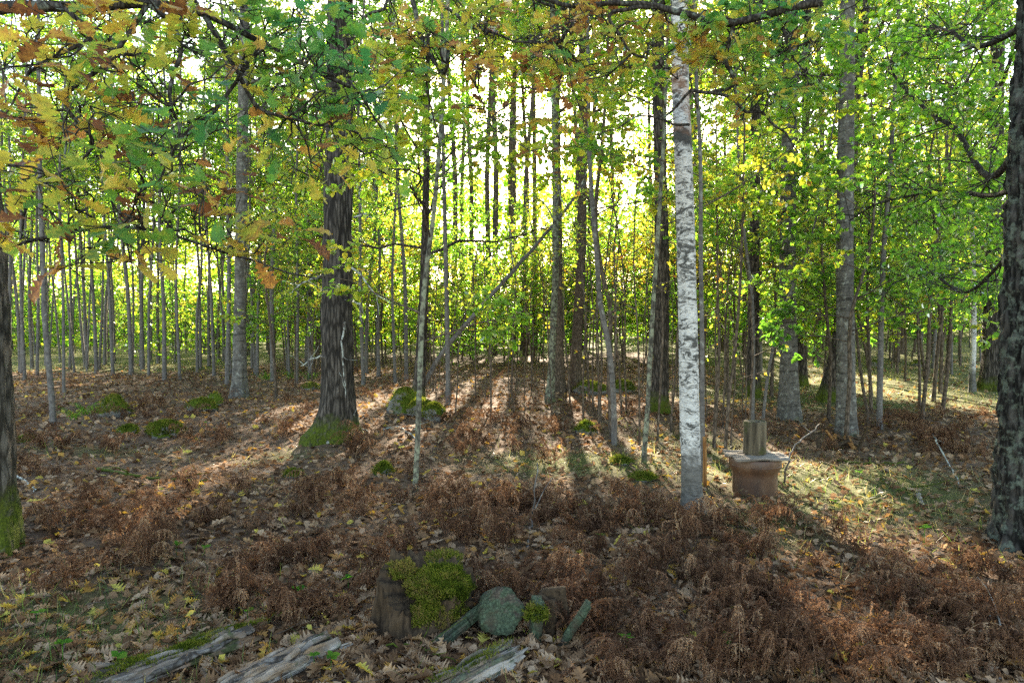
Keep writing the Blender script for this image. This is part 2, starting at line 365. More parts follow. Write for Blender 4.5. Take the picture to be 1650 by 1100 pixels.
M['log_green'] = wood_mat('lichened_log_wood', (.05, .042, .034), (.22, .185, .14), 0, (.16, .21, .14), .62, crackle=.5)
M['cut_green'] = wood_mat('lichened_cut_face', (.045, .038, .03), (.13, .105, .08), 0, (.085, .13, .08), .82, 12, 1.0, .02, crackle=.75)
M['post'] = wood_mat('old_post_wood', (.025, .02, .014), (.16, .13, .088), 2, (.075, .08, .03), .45, 8)
M['board'] = wood_mat('grey_board_wood', (.07, .058, .048), (.30, .265, .23), 0, None, .2, 10, .8, .006)

def clay_mat():
    m, nt, out = new_mat('glazed_brown_clay'); obj, mp = objco(nt, (1, 1, .35))
    a = noise(nt, mp, 8, 5, .6); b = noise(nt, obj, 22, 5, .7)
    c = ramp(nt, a, [(.3, (.04, .018, .010)), (.55, (.085, .038, .019)), (.75, (.13, .075, .045))])
    c = mixc(nt, ramp(nt, b, [(.60, 0.0), (.72, .6)]), c, (.26, .22, .15))
    bp = N(nt, 'ShaderNodeBump', None, Strength=.35, Distance=.006, Height=b)
    p = N(nt, 'ShaderNodeBsdfPrincipled', None, Base_Color=c, Roughness=.55, Normal=bp.outputs[0])
    nt.links.new(p.outputs[0], out.inputs[0]); return m
M['clay'] = clay_mat()

def ground_mat():
    m, nt, out = new_mat('forest_floor'); obj, _ = objco(nt)
    g = N(nt, 'ShaderNodeAttribute', {'attribute_name': 'rnd'}).outputs['Fac']
    a = noise(nt, obj, 14, 6, .7); b = noise(nt, obj, 1.3, 4, .6); fine = noise(nt, obj, 60, 5, .7)
    c = ramp(nt, a, [(.28, (.028, .019, .013)), (.5, (.075, .046, .03)), (.7, (.15, .098, .065))])
    v = N(nt, 'ShaderNodeTexVoronoi', {'feature': 'F1'}, Vector=obj, Scale=16.0)
    lc = ramp(nt, v.outputs['Color'], [(0, (.05, .03, .02)), (.5, (.14, .085, .052)), (1, (.24, .17, .12))])
    c = mixc(nt, .55, c, lc)
    gr = ramp(nt, fine, [(.3, (.035, .045, .012)), (.55, (.10, .11, .035)), (.8, (.2, .18, .09))])
    gf = mth(nt, 'ADD', g, mth(nt, 'MULTIPLY', mth(nt, 'SUBTRACT', b, .5), .9))
    c = mixc(nt, ramp(nt, gf, [(.3, 0.0), (.7, .85)]), c, gr)
    bp = N(nt, 'ShaderNodeBump', None, Strength=1.0, Distance=.03, Height=mth(nt, 'ADD', a, mth(nt, 'MULTIPLY', fine, .5)))
    p = N(nt, 'ShaderNodeBsdfPrincipled', None, Base_Color=c, Roughness=.95, Normal=bp.outputs[0]); p.inputs['Specular IOR Level'].default_value = .1
    nt.links.new(p.outputs[0], out.inputs[0]); return m
M['ground'] = ground_mat()

# ------------------------------------------------------------------ objects
def link(name, me, parent=None, loc=(0, 0, 0), rz=0.0, sc=1.0, kind=None):
    o = bpy.data.objects.new(name, me); COL.objects.link(o)
    o.location = loc; o.rotation_euler = (0, 0, rz)
    o.scale = (sc, sc, sc) if isinstance(sc, (int, float)) else sc
    if parent is not None: o.parent = parent
    if kind: o['kind'] = kind
    return o
def tag(o, label, cat, group=None):
    o['label'] = label; o['category'] = cat
    if group: o['group'] = group
    return o
def thing(name, label, cat, loc=(0, 0, 0), rz=0.0, group=None, sc=1.0):
    o = link(name, None, None, [float(v) for v in loc], rz, sc); o.empty_display_size = .2
    return tag(o, label, cat, group)

# ------------------------------------------------------------------ ground
def grass_mask(x, y):
    x = np.asarray(x, float); y = np.asarray(y, float)
    g = lambda cx, cy_, sx, sy: np.exp(-((x - cx) / sx) ** 2 - ((y - cy_) / sy) ** 2)
    m = .62 * g(-2.3, 3.6, 1.25, .75) + .95 * g(3.3, 6.6, 1.5, 1.6) + .8 * g(.6, 7.6, 1.3, .8) + .6 * g(2.5, 9.4, 1.2, 1.4)
    m = m + .55 * g(-2.8, 8.2, 1.0, .6) + .4 * g(1.9, 5.2, .5, .5) + .5 * g(-5.3, 8.5, 1.4, .7)
    m = m + np.clip((x - 5.5) / 2, 0, 1) * np.clip((y - 13.5) / 2.5, 0, 1) + np.clip((-x - 9) / 3, 0, 1) * np.clip((y - 21) / 3, 0, 1) * 1.2
    m = m + np.clip((y - 30) / 8, 0, 1) * .7 + .7 * np.clip((x - 2.5) / 1.5, 0, 1) * np.clip((y - 11) / 2, 0, 1) * np.clip((20 - y) / 4, 0, 1)
    return np.clip(m, 0, 1.2)

def build_ground():
    k = 290; u = np.linspace(-1, 1, k); xs = 7 * u + 233 * np.sign(u) * np.abs(u) ** 5
    w = np.linspace(0, 1, 350); ys = -12 + 13.5 * w + 20 * w ** 2 + 300 * w ** 7
    X, Y = np.meshgrid(xs, ys); Z = H(X, Y) + .012 * n2(X, Y, 6, 21) * (Y < 14)
    Vv = np.stack([X, Y, Z], -1).reshape(-1, 3); ni, nj = X.shape
    i, j = np.meshgrid(np.arange(ni - 1), np.arange(nj - 1), indexing='ij')
    f = np.stack([i * nj + j, i * nj + j + 1, (i + 1) * nj + j + 1, (i + 1) * nj + j], -1).reshape(-1, 4)
    b = Buf(); b.add(Vv, None, f, grass_mask(Vv[:, 0], Vv[:, 1]))
    o = link('ground', b.mesh('ground', M['ground'], True)); o['kind'] = 'structure'; return o
ground = build_ground()

# ------------------------------------------------------------------ trunks
def trunk_mesh(name, path, rads, mat, sides=20, ring=.08, flare=.5, flare_h=.35, lobes=5, seed=0, rough=.02, fq=(5, 1.2), sink=.25, rootdir=None):
    """path relative to the trunk's foot; rads at the path's points"""
    path = np.asarray(path, float); rads = np.asarray(rads, float)
    L = np.linalg.norm(np.diff(path, axis=0), axis=1).sum(); n = max(12, int(L / ring))
    P = spline(path, n); s = np.linspace(0, 1, n) * L
    Lp = np.concatenate([[0], np.cumsum(np.linalg.norm(np.diff(path, axis=0), axis=1))]); r = np.interp(s, Lp, rads)
    th = np.arange(sides) * 2 * np.pi / sides
    C, S = np.cos(th), np.sin(th)
    rs = R(seed); ph = rs.uniform(0, 6.28)
    fl = flare * np.exp(-np.maximum(P[:, 2] + .0, 0) / flare_h)[:, None] * (1 + .55 * np.cos(lobes * th + ph + .6 * np.sin(2 * th + ph)))[None, :]
    if rootdir is not None:
        for ang, amt in rootdir:
            d = np.cos(th - ang); fl = fl + amt * np.exp(-np.maximum(P[:, 2], 0) / .16)[:, None] * (np.clip(d, 0, 1) ** 10)[None, :]
    rr = r[:, None] * (1 + fl)
    q = np.stack(np.broadcast_arrays(C[None] * fq[0], S[None] * fq[0], P[:, 2:3] * fq[1]), -1)
    nz = fbm(q, 4, seed); rid = 1 - np.abs(fbm(q * 1.7 + 9, 3, seed + 5)) * 1.6
    rr = rr + rough * (.5 * nz + .7 * (rid - .6)) * np.clip(r / max(rads[0], 1e-6), .2, 1)[:, None]
    V = P[:, None, :] + np.stack([C[None] * rr, S[None] * rr, np.zeros_like(rr)], -1)
    V[0, :, 2] -= sink
    Vv = V.reshape(-1, 3); i, j = np.meshgrid(np.arange(n - 1), np.arange(sides), indexing='ij'); j2 = (j + 1) % sides
    f = np.stack([i * sides + j, i * sides + j2, (i + 1) * sides + j2, (i + 1) * sides + j], -1).reshape(-1, 4)
    b = Buf(); b.add(Vv, None, f); b.add(np.concatenate([V[-1], P[-1:]]), np.stack([np.arange(sides), (np.arange(sides) + 1) % sides, np.full(sides, sides)], -1))
    return b.mesh(name, mat, True)

# branching: returns polylines with radii and leaf sites
def grow(rs, p0, d0, L, r0, lvl, sp, tubes, sites):
    n = int(np.clip(L / sp['seg'], 3, 9)); d = unit(d0); pts = [np.asarray(p0, float)]; wig = sp['wig']
    for i in range(n):
        d = unit(d + rs.normal(0, wig, 3) + UP * sp['trop'][min(lvl, len(sp['trop']) - 1)]); pts.append(pts[-1] + d * (L / n))
    pts = np.array(pts); tubes.append((pts, r0 * (1 - .8 * np.linspace(0, 1, n + 1)), lvl))
    if lvl >= sp['levels']:
        m = max(2, int(L * sp['leaves'] + rs.random()))
        t = np.sort(rs.uniform(.12, 1, m)) * n; i = np.minimum(t.astype(int), n - 1); p = pts[i] + (pts[i + 1] - pts[i]) * (t - i)[:, None]
        dd = unit(unit(pts[i + 1] - pts[i]) * .6 + rs.normal(0, .75, (m, 3)) * np.array([1, 1, .6]) - UP * sp.get('droop', .2))
        sites.append((p, dd))
    else:
        m = max(1, int(L * sp['kids'][lvl] + rs.random()))
        for t in rs.uniform(sp.get('t0', .25), 1, m):
            k = min(int(t * n), n - 1); p = pts[k] + (pts[k + 1] - pts[k]) * (t * n - k); dd = unit(pts[k + 1] - pts[k])
            side = unit(np.cross(dd, rs.normal(0, 1, 3))); side[2] *= .6
            a = rs.uniform(.6, 1.15); nd = dd * math.cos(a) + side * math.sin(a)
            grow(rs, p, nd, L * rs.uniform(.35, .62) * (1.15 - .55 * t), r0 * (1 - .75 * t) * .6, lvl + 1, sp, tubes, sites)

def tubes_mesh(name, tubes, mat, sides=(6, 4, 3, 3), rmin=.0014):
    b = Buf()
    for pts, r, lvl in tubes: tube(b, pts, np.maximum(r, rmin), sides[min(lvl, len(sides) - 1)], .5, False)
    return b.mesh(name, mat, True)
def leaves_mesh(name, sites, mat, tm, size, rs, hue=(.35, .22), upn=1.0, clumpy=True):
    p = np.concatenate([s[0] for s in sites]); d = np.concatenate([s[1] for s in sites]); n = len(p)
    upv = UP * upn + rs.normal(0, .55, (n, 3)); m = frame_mats(d, upv)
    base = hue[0] - .1 + hue[1] * rs.normal(0, 1, n)
    if clumpy: base = base + .28 * fbm(p * .9 + 3.1, 2, 77)
    b = Buf(); scatter(b, tm, p, m, size * rs.uniform(.7, 1.25, n), np.clip(base, 0, 1), rs)
    return b.mesh(name, mat)

# ------------------------------------------------------------------ the trees that stand out, each at its own place
def px_path(d, pts, top, base):
    """points seen at pixels (px,py) in the plane y = d, closed off to height 'top'"""
    P = [at(px, py, d) - base for px, py in pts]
    P = [np.zeros(3)] + [p for p in P if p[2] > .15]
    dirn = unit(P[-1] - P[-2]); dirn = unit(dirn * np.array([.5, .5, 1]))
    while P[-1][2] < top: P.append(P[-1] + dirn * min(1.8, top - P[-1][2] + .1))
    return np.array(P)

SP_OAK = dict(seg=.22, wig=.26, trop=(.03, .02, -.01, 0), levels=3, kids=(3.2, 4.2, 5), leaves=26, droop=.1)
SP_SOFT = dict(seg=.3, wig=.13, trop=(.05, .02, -.04), levels=2, kids=(5, 9), leaves=34, droop=.45)
SP_BUSH = dict(seg=.25, wig=.14, trop=(.04, .0, -.02), levels=2, kids=(6, 8), leaves=48, droop=.25)

def crown(rs, path, rads, z0, nb, blen, sp, up=(.1, .7), rfac=.42):
    """branches off a trunk path above height z0"""
    groups = []
    for k in range(nb):
        z = z0 + (path[-1][2] - z0) * (k + rs.random()) / nb; i = int(np.clip(np.searchsorted(path[:, 2], z) - 1, 0, len(path) - 2))
        f = (z - path[i][2]) / max(path[i + 1][2] - path[i][2], 1e-6); p = path[i] + (path[i + 1] - path[i]) * f
        rr = rads[i] + (rads[i + 1] - rads[i]) * f; a = k * 2.399 + rs.normal(0, .4)
        d = np.array([math.cos(a), math.sin(a), rs.uniform(*up)]); tt = (z - z0) / max(path[-1][2] - z0, 1e-6)
        tb, st = [], []
        grow(rs, p, d, blen * rs.uniform(.7, 1.2) * (1.15 - .6 * tt), max(rr * rfac, .008), 0, sp, tb, st); groups.append((tb, st))
    return groups

def hero(name, label, cat, base_px, width, pts, mat, top=13, r_top=.35, d=None, seed=1, z0=None, nb=9, blen=2.6, sp=SP_SOFT,
         leafmat='leaf', tm=None, lsize=.075, hue=(.35, .2), group=None, bmat=None, sides=22, ring=.07, **kw):
    base = gp(*base_px)
    if d is not None: base = at(base_px[0], base_px[1], d); base[2] = Hf(base[0], base[1])
    d = base[1]; r0 = width * d / F / 2
    path = px_path(d, pts, top, base); path[:, 1] += np.linspace(0, R(seed).normal(0, .25), len(path))
    rads = np.interp(path[:, 2], [0, 1, top], [r0 * 1.05, r0, r0 * r_top])
    o = thing(name, label, cat, base, 0, group)
    tr = link('trunk', trunk_mesh('trunk', path, rads, M[mat], sides, ring, seed=seed, **kw), o)
    if nb:
        rs = R(seed + 100); gs = crown(rs, path, rads, z0 if z0 else 5.0, nb, blen, sp)
        for tb, st in gs:
            link('branch', tubes_mesh('branch', [t for t in tb if t[2] < 3], M[bmat or mat]), o)
        st = [s for g in gs for s in g[1]]
        link('crown', leaves_mesh('crown', st, M[leafmat], tm or KITE, lsize, rs, hue), o, kind='stuff')
    return o, base, path, rads

OAKSET = oak_templates(14, 5, .5)
big_oak, ob, opath, orads = hero('oak_tree', 'stout dark ridged oak trunk with green moss on its flared foot', 'tree', (545, 705), 50,
    [(545, 640), (543, 500), (545, 350), (547, 200), (548, 60)], 'bark_oak', 12, .5, seed=11, z0=6.0, nb=12, blen=3.0, sp=SP_OAK, leafmat='leaf_oak', tm=KITE,
    lsize=.11, hue=(.4, .2), sides=40, ring=.05, flare=.42, flare_h=.3, rough=.026, fq=(6, 1.5), rootdir=[(math.radians(215), 1.1), (math.radians(330), .5)])
left_tree, lb, lpath, lrads = hero('oak_tree', 'dark trunk with a thick green mossy foot under the overhanging oak limb', 'tree', (-28, 890), 84,
    [(-30, 700), (-38, 450), (-52, 200)], 'bark_mossy', 9, .6, seed=12, nb=0, sides=44, ring=.045, flare=.32, flare_h=.3, rough=.03, fq=(6, 1.8), lobes=4)
right_tree, rb, rpath, rrads = hero('alder_tree', 'thick trunk with deeply cracked dark bark and grey green lichen plates', 'tree', (1680, 885), 108,
    [(1686, 700), (1700, 450), (1718, 200), (1738, 0)], 'bark_rough', 10, .6, seed=13, nb=0, sides=96, ring=.03, flare=.28, flare_h=.28, rough=.06, fq=(8, 3.0), lobes=6)
hero('birch_tree', 'white birch trunk with black patches and a rough dark foot', 'tree', (1116, 838), 31,
    [(1113, 700), (1110, 500), (1106, 320), (1100, 150), (1099, 30)], 'birch', 12, .5, seed=14, z0=4.6, nb=10, blen=2.0, lsize=.06, hue=(.5, .2), bmat='bark_dark',
    sides=32, ring=.04, flare=.5, flare_h=.17, rough=.010, lobes=4)
hero('aspen_tree', 'straight grey aspen trunk with a split reddish root plate at its foot', 'tree', (1364, 700), 27,
    [(1361, 600), (1357, 400), (1357, 200), (1357, 20)], 'bark_grey', 15, .5, seed=15, z0=6.0, nb=12, blen=2.2, lsize=.07, sides=28, ring=.06, flare=.25, rough=.012)
hero('aspen_tree', 'rough grey aspen trunk with a dark flared foot behind the clay pipe', 'tree', (1272, 676), 26,
    [(1270, 600), (1268, 400), (1270, 200), (1271, 90)], 'bark_grey', 14, .5, seed=16, z0=5.6, nb=12, blen=2.3, lsize=.07, sides=28, ring=.06, flare=.45, rough=.02)
hero('alder_tree', 'dark curving trunk with a green mossy foot behind the straight grey aspen', 'tree', (1334, 646), 20,
    [(1340, 610), (1358, 520), (1368, 440), (1376, 360), (1378, 280), (1382, 180), (1400, 20)], 'bark_dark', 13, .5, seed=17, z0=5.2, nb=12, blen=3.2, sp=SP_OAK, leafmat='leaf', lsize=.075, hue=(.25, .18), sides=24, flare=.7)
hero('alder_tree', 'slim dark brown trunk left of the rough grey aspen', 'tree', (1214, 640), 18,
    [(1214, 500), (1216, 300), (1218, 100)], 'bark_dark', 15, .4, seed=18, z0=5, nb=9, blen=2, hue=(.3, .2), sides=18)
hero('alder_tree', 'dark trunk just behind the white birch among thin stems', 'tree', (1062, 662), 24,
    [(1064, 600), (1066, 450), (1064, 300), (1060, 100)], 'bark_dark', 14, .45, seed=19, z0=4.8, nb=12, blen=2.6, lsize=.075, hue=(.4, .2), sides=20)
hero('aspen_tree', 'slender grey green trunk paired with a darker one in the bright clearing', 'tree', (886, 648), 11,
    [(890, 560), (895, 400), (893, 200), (890, 20)], 'bark_lichen', 15, .5, seed=20, z0=5.4, nb=14, blen=1.9, hue=(.55, .2), sides=16)
hero('pine_tree', 'darker slim trunk close behind the slender grey green one', 'tree', (901, 632), 17,
    [(900, 540), (898, 380), (896, 200), (894, 30)], 'bark_brown', 16, .5, seed=21, z0=5.6, nb=14, blen=2.0, hue=(.5, .2), sides=18)
hero('pine_tree', 'reddish brown straight trunk with a mossy boulder at its foot', 'tree', (926, 628), 17,
    [(930, 540), (936, 400), (938, 240), (938, 60)], 'bark_brown', 16, .5, seed=22, z0=5.4, nb=14, blen=2.2, hue=(.6, .2), sides=18)
hero('aspen_tree', 'lichen grey trunk rising out of the thicket of thin aspens', 'tree', (385, 642), 20,
    [(386, 500), (388, 350), (390, 180), (392, 20)], 'bark_grey', 14, .5, seed=23, z0=6, nb=10, blen=2.2, lsize=.07, hue=(.45, .2), sides=20)
hero('alder_tree', 'dark slim trunk behind the boulder beside the big oak', 'tree', (674, 652), 17,
    [(678, 560), (682, 450), (684, 300), (686, 150)], 'bark_dark', 7, .3, seed=24, z0=2.6, nb=17, blen=2.6, sp=SP_OAK, lsize=.075, hue=(.38, .2), sides=18)
hero('pine_tree', 'stout dark trunk at the edge of the mossy clearing beside a thin white birch', 'tree', (1597, 628), 26,
    [(1599, 540), (1603, 400), (1606, 240)], 'bark_oak', 15, .5, seed=25, z0=5, nb=10, blen=2.6, hue=(.45, .2), sides=22, rough=.03)
hero('alder_tree', 'dark trunk standing between two grey aspens', 'tree', (1291, 622), 15,
    [(1291, 500), (1292, 350), (1293, 150)], 'bark_dark', 14, .45, seed=26, z0=6.5, nb=11, blen=2.4, hue=(.3, .2), sides=16)
hero('birch_tree', 'thin white birch stem beside the stout trunk by the clearing', 'tree', (1567, 634), 8,
    [(1569, 590), (1573, 520), (1574, 400), (1570, 250)], 'birch', 10, .4, seed=27, z0=3.2, nb=10, blen=1.4, hue=(.4, .2), sides=12)

# slim individual stems
def slim(label, base_px, width, pts, mat, top, seed, z0, nb, blen, hue=(.4, .2), lsize=.065, tm=None, name='sapling', sp=SP_BUSH, **kw):
    return hero(name, label, 'sapling', base_px, width, pts, mat, top, .3, None, seed, z0, nb, blen, sp, 'leaf', tm, lsize, hue, None, 'bark_brown', 10, .09, flare=.25, flare_h=.08, rough=.003, **kw)
slim('thin sapling coated with pale lichen, its foot green with moss', (668, 803), 9, [(672, 740), (676, 640), (683, 480), (700, 340), (712, 200), (722, 40)], 'bark_lichen', 7.5, 31, 1.1, 13, 1.3, (.35, .2), .07, OVAL)
slim('thin pale grey stem beside the dark slim trunk', (722, 652), 8, [(721, 560), (718, 430), (714, 270), (712, 120)], 'bark_thin', 11, 32, 4, 8, 1.3)
slim('thin smooth grey stem in the sunny gap right of the straight aspen', (1417, 690), 9, [(1419, 600), (1424, 430), (1432, 330), (1442, 200), (1450, 60)], 'bark_thin', 9, 33, 2.9, 13, 1.4, (.45, .2), .065, OVAL)
peel_stem = slim('thin grey stem close to the white birch, its bark peeled orange low down', (1134, 786), 8, [(1132, 690), (1131, 560), (1129, 400), (1128, 250), (1120, 80)], 'bark_thin', 8, 34, 2.2, 12, 1.5, (.4, .2), .065, OVAL)
slim('pale thin sapling with leafy twigs between boulders and birch', (1037, 746), 8, [(1042, 660), (1046, 560), (1052, 440), (1060, 300), (1066, 160)], 'bark_lichen', 7, 35, 2.3, 9, 1.2, (.5, .18), .06, OVAL)
slim('crooked twin stem with pale bark in the bright glade', (990, 716), 9, [(988, 640), (980, 560), (966, 490), (960, 420), (950, 300), (946, 180)], 'bark_thin', 8, 36, 2.9, 10, 1.4, (.6, .2), .065, OVAL)
slim('crooked slim stem crossing its neighbour in the bright glade', (985, 700), 8, [(984, 640), (982, 560), (985, 500), (968, 420), (962, 330), (975, 200)], 'bark_brown', 8, 37, 2.6, 10, 1.3, (.6, .2), .065, OVAL)
slim('thin leaning stem at the edge of the mossy ground near the dark trunk', (85, 682), 9, [(80, 640), (66, 520), (60, 440), (52, 320), (46, 150)], 'bark_thin', 9, 38, 4, 8, 1.2)
slim('thin straight stem rising behind the wooden post', (1212, 690), 6, [(1214, 600), (1212, 480), (1200, 380), (1190, 250)], 'bark_thin', 7, 39, 2.2, 11, 1.3, (.45, .2), .065, OVAL)
slim('thin forked stem rising behind the wooden post', (1228, 690), 5, [(1236, 600), (1252, 520), (1268, 470), (1300, 380)], 'bark_thin', 5.5, 40, 2.0, 9, 1.1, (.4, .2), .065, OVAL)
slim('thin brown stem in the grass left of the wooden post', (1168, 735), 5, [(1172, 650), (1180, 560), (1186, 460), (1188, 330)], 'bark_brown', 5.5, 41, 1.8, 10, 1.1, (.45, .2), .065, OVAL)
slim('bare dark stem in the clump left of the wooden post', (1150, 722), 5, [(1156, 640), (1160, 560), (1158, 460)], 'bark_brown', 5, 42, 2.0, 9, 1.0, (.45, .2), .06, OVAL)

# leaning dead trunk
def dead_leaner():
    d0 = gp(660, 650); d = d0[1]
    P = np.array([d0 - [0, 0, .05], at(725, 552, d + .2), at(800, 468, d + .5), at(860, 398, d + .8), at(905, 345, d + 1.1), at(945, 292, d + 1.4)])
    P -= d0; b = Buf(); Q = spline(P, 40); Q[:, 2] += .03 * fbm(np.stack([np.linspace(0, 9, 40)] * 3, -1), 2, 4)
    o = thing('dead_tree', 'bare dead grey trunk leaning across against the reddish trunk', 'dead tree', d0)
    tube(b, Q, np.linspace(.05, .028, 40), 12); link('trunk', b.mesh('trunk', M['bark_thin'], True), o)
    rs = R(5)
    for k in (22, 27, 31, 34, 37):
        b = Buf(); dr = unit(np.array([rs.normal(.2, .4), rs.normal(0, .3), .9])); q = [Q[k]]
        for j in range(5): dr = unit(dr + rs.normal(0, .2, 3)); q.append(q[-1] + dr * .22)
        tube(b, np.array(q), np.linspace(.018, .004, 6), 5); link('branch', b.mesh('branch', M['lichen_stick'], True), o)
dead_leaner()

# ------------------------------------------------------------------ copied trees: thin aspens, understorey saplings
def proto_tree(seed, top, r0, z0, nb, blen, sp, mat, leafmat, lsize, hue, tm, bend=.25, sides=8, dead=0):
    rs = R(seed); n = 7; zz = np.linspace(0, top, n); w = np.cumsum(rs.normal(0, bend, (n, 2)), 0); w[0] = 0
    path = np.concatenate([w * (zz / top)[:, None], zz[:, None]], 1); rads = np.interp(zz, [0, 1, top], [r0 * 1.1, r0, r0 * .25])
    tr = trunk_mesh('trunk', path, rads, M[mat], sides, .22, flare=.3, flare_h=.12, seed=seed, rough=r0 * .1, lobes=3)
    gs = crown(rs, path, rads, z0, nb, blen, sp); tb = [t for g in gs for t in g[0]]; st = [s for g in gs for s in g[1]]
    for k in range(dead):                                            # dry twigs below the crown
        z = rs.uniform(.8, z0); q = np.array([np.interp(z, path[:, 2], path[:, c]) for c in range(3)]); a = rs.uniform(0, 6.28)
        grow(rs, q, np.array([math.cos(a), math.sin(a), .25]), rs.uniform(.3, .9), .008, 1, dict(SP_BUSH, leaves=0, levels=1, seg=.15, wig=.2), tb, [])
    br = tubes_mesh('branchwork', tb, M[mat], (4, 3, 3), .003); cr = leaves_mesh('crown', st, M[leafmat], tm, lsize, rs, hue)
    return tr, br, cr, len(cr.polygons)
def place_tree(proto, name, label, cat, group, x, y, sc, rz):
    o = thing(name, label, cat, (x, y, Hf(x, y)), rz, group, sc)
    link('trunk', proto[0], o); link('branchwork', proto[1], o, kind='stuff'); link('crown', proto[2], o, kind='stuff'); return o

HUES = {'green': (.24, .15), 'yellow green': (.42, .16), 'yellow': (.62, .15)}; HN = list(HUES)
ASP = [proto_tree(200 + k, 13 + k % 3, [.062, .048, .036, .055, .042, .030][k], 4.2 + .6 * (k % 2), 22, 1.6, dict(SP_SOFT, kids=(4, 6), leaves=40), 'bark_thin', 'leaf', .09, HUES[HN[k % 3]], KITE, .28, 8, 14) for k in range(6)]
SAP = [proto_tree(230 + k, 4.2 + 1.5 * (k // 3), .022 + .006 * (k // 3), 1.0 + .5 * (k // 3), 18 + 4 * (k // 3), 1.25 + .15 * (k // 3), dict(SP_BUSH, kids=(4.5, 6), leaves=34), 'bark_brown', 'leaf', .085, HUES[HN[k % 3]], OVAL if k < 3 else KITE, .22, 6) for k in range(9)]
TALL = [proto_tree(290 + k, 19 + k, .11, 9.3, 26, 2.4, dict(SP_SOFT, kids=(3.2, 4.5), leaves=28), 'bark_brown', 'leaf', .12, HUES[HN[k % 3]], KITE, .3, 10, 16) for k in range(3)]
BARE = [proto_tree(250 + k, 3.2 + .5 * k, .013, 1.2, 5, .7, dict(SP_BUSH, kids=(3, 3), leaves=6), 'bark_brown', 'leaf', .06, (.6, .2), OVAL, .12, 5) for k in range(4)]
BUSH = [proto_tree(270 + k, 3.0 + .7 * (k % 2), .02, .25, 26, 1.5, dict(SP_BUSH, kids=(4, 5), leaves=20, trop=(.02, 0, 0)), 'bark_brown', 'leaf', .10, HUES[HN[k % 3]], KITE, .3, 5) for k in range(3)]

rs = R(301); taken = []
# lines along which the sun reaches the forest floor in the photograph: keep crowns out of them
FLECK = [gp(*q) for q in [(490, 655), (745, 750), (900, 770), (870, 735), (1155, 775), (1180, 830), (1040, 925), (1300, 850), (1400, 870), (1560, 880), (1000, 960), (1235, 930), (1480, 640), (1560, 650), (1420, 620), (730, 660), (620, 655), (820, 690), (1300, 740)]] + [at(*q) for q in [(60, 300, 2.1), (180, 330, 2.1), (330, 380, 2.2), (200, 90, 2.2), (90, 180, 2.3), (420, 60, 2.7), (540, 220, 2.8), (1250, 60, 4), (1060, 70, 4.2)]]
TAZ, TEL = math.tan(SUN_AZ), math.tan(SUN_EL)
def shades(x, y, z0, z1, r):
    for f in FLECK:
        dy = y - f[1]
        if dy > 0 and z0 - .3 < dy * TEL + f[2] - Hf(x, y) < z1 + .2 and abs(x - f[0] - dy * TAZ) < r: return True
    return False
def lab_aspen(x, y, k):
    if x < -.45 * y: return 'thin grey stem of the crowded stand, near the pale meadow', 'thin aspens near the pale meadow'
    if x > -.17 * y: return 'thin grey stem of the crowded stand, right of the big oak', 'thin aspens right of the big oak'
    return 'thin straight grey stem in the crowded stand left of the big oak', 'thin aspens left of the big oak'
def put_aspen(x, y):
    k = int(rs.integers(6)); l, g = lab_aspen(x, y, k); place_tree(ASP[k], 'aspen_tree', l, 'tree', g, x, y, rs.uniform(.85, 1.2), rs.uniform(0, 6.28))
ASPX = [(14, 610), (40, 612), (103, 632), (120, 600), (140, 598), (182, 604), (212, 604), (240, 605), (265, 612), (290, 612), (318, 600), (345, 606), (366, 618), (372, 604), (415, 606), (440, 612), (466, 606), (478, 618), (498, 612), (586, 620), (610, 606), (637, 616), (655, 612), (590, 602), (160, 596), (60, 604)]
for px, py in ASPX:
    p = gp(px, py); taken.append((p[0], p[1])); put_aspen(p[0], p[1])
def free(x, y, dmin): return all((x - a) ** 2 + (y - b) ** 2 > dmin ** 2 for a, b in taken)
def fill(n, pick, dmin, put, shade, tries=6000):
    k = 0
    for _ in range(tries):
        if k >= n: break
        q = pick()
        if q is None: continue
        x, y = q
        if not free(x, y, dmin) or (shade and shades(x, y, *shade)): continue
        taken.append((x, y)); put(x, y); k += 1
def pick_a():
    y = rs.uniform(21, 46); x = -rs.uniform(.0, .82) * y + 1.0
    return None if (x < -12 and y > 24 and rs.random() < .6) else (x, y)
fill(105, pick_a, .6, put_aspen, (4.5, 14, 2.1))
def pick_t():
    y = rs.uniform(24, 33); x = rs.uniform(-.42, .6) * y
    return None if abs(x / y - .031) < .010 or -3.4 < x < 0 else (x, y)
def put_tall(x, y, k0=1.0):
    k = int(rs.integers(3)); side = 'left of the big oak' if x < -.22 * y else ('behind the bright glade' if x < .25 * y else 'beyond the clay pipe')
    place_tree(TALL[k], 'tall_tree', f'tall tree with a high {HN[k]} crown on a bare trunk {side}', 'tree', f'tall {HN[k]} trees {side}', x, y, k0 * rs.uniform(.9, 1.1), rs.uniform(0, 6.28))
GROUND_FLECK = [f for f in FLECK if f[2] < .8]; ALL_FLECK = FLECK; FLECK = GROUND_FLECK
fill(17, pick_t, 1.8, put_tall, (8.6, 19, 1.9)); FLECK = ALL_FLECK
fill(14, lambda: (rs.uniform(-.2, .15) * 36, rs.uniform(34, 42)), 1.3, lambda x, y: put_tall(x, y, 1.45), None)
def pick_b():
    y = rs.uniform(19, 48); x = rs.uniform(.06, .80) * y
    return None if .02 < x / y < .09 else (x, y)
fill(28, pick_b, 1.6, lambda x, y: place_tree(ASP[rs.integers(6)], 'aspen_tree', 'slim grey tree standing loose in the open wood beyond the ' + ('mossy clearing' if x > .5 * y else 'birch'), 'tree', 'slim trees beyond the ' + ('mossy clearing' if x > .5 * y else 'birch'), x, y, rs.uniform(.9, 1.3), rs.uniform(0, 6.28)), (4.5, 14, 2.1))
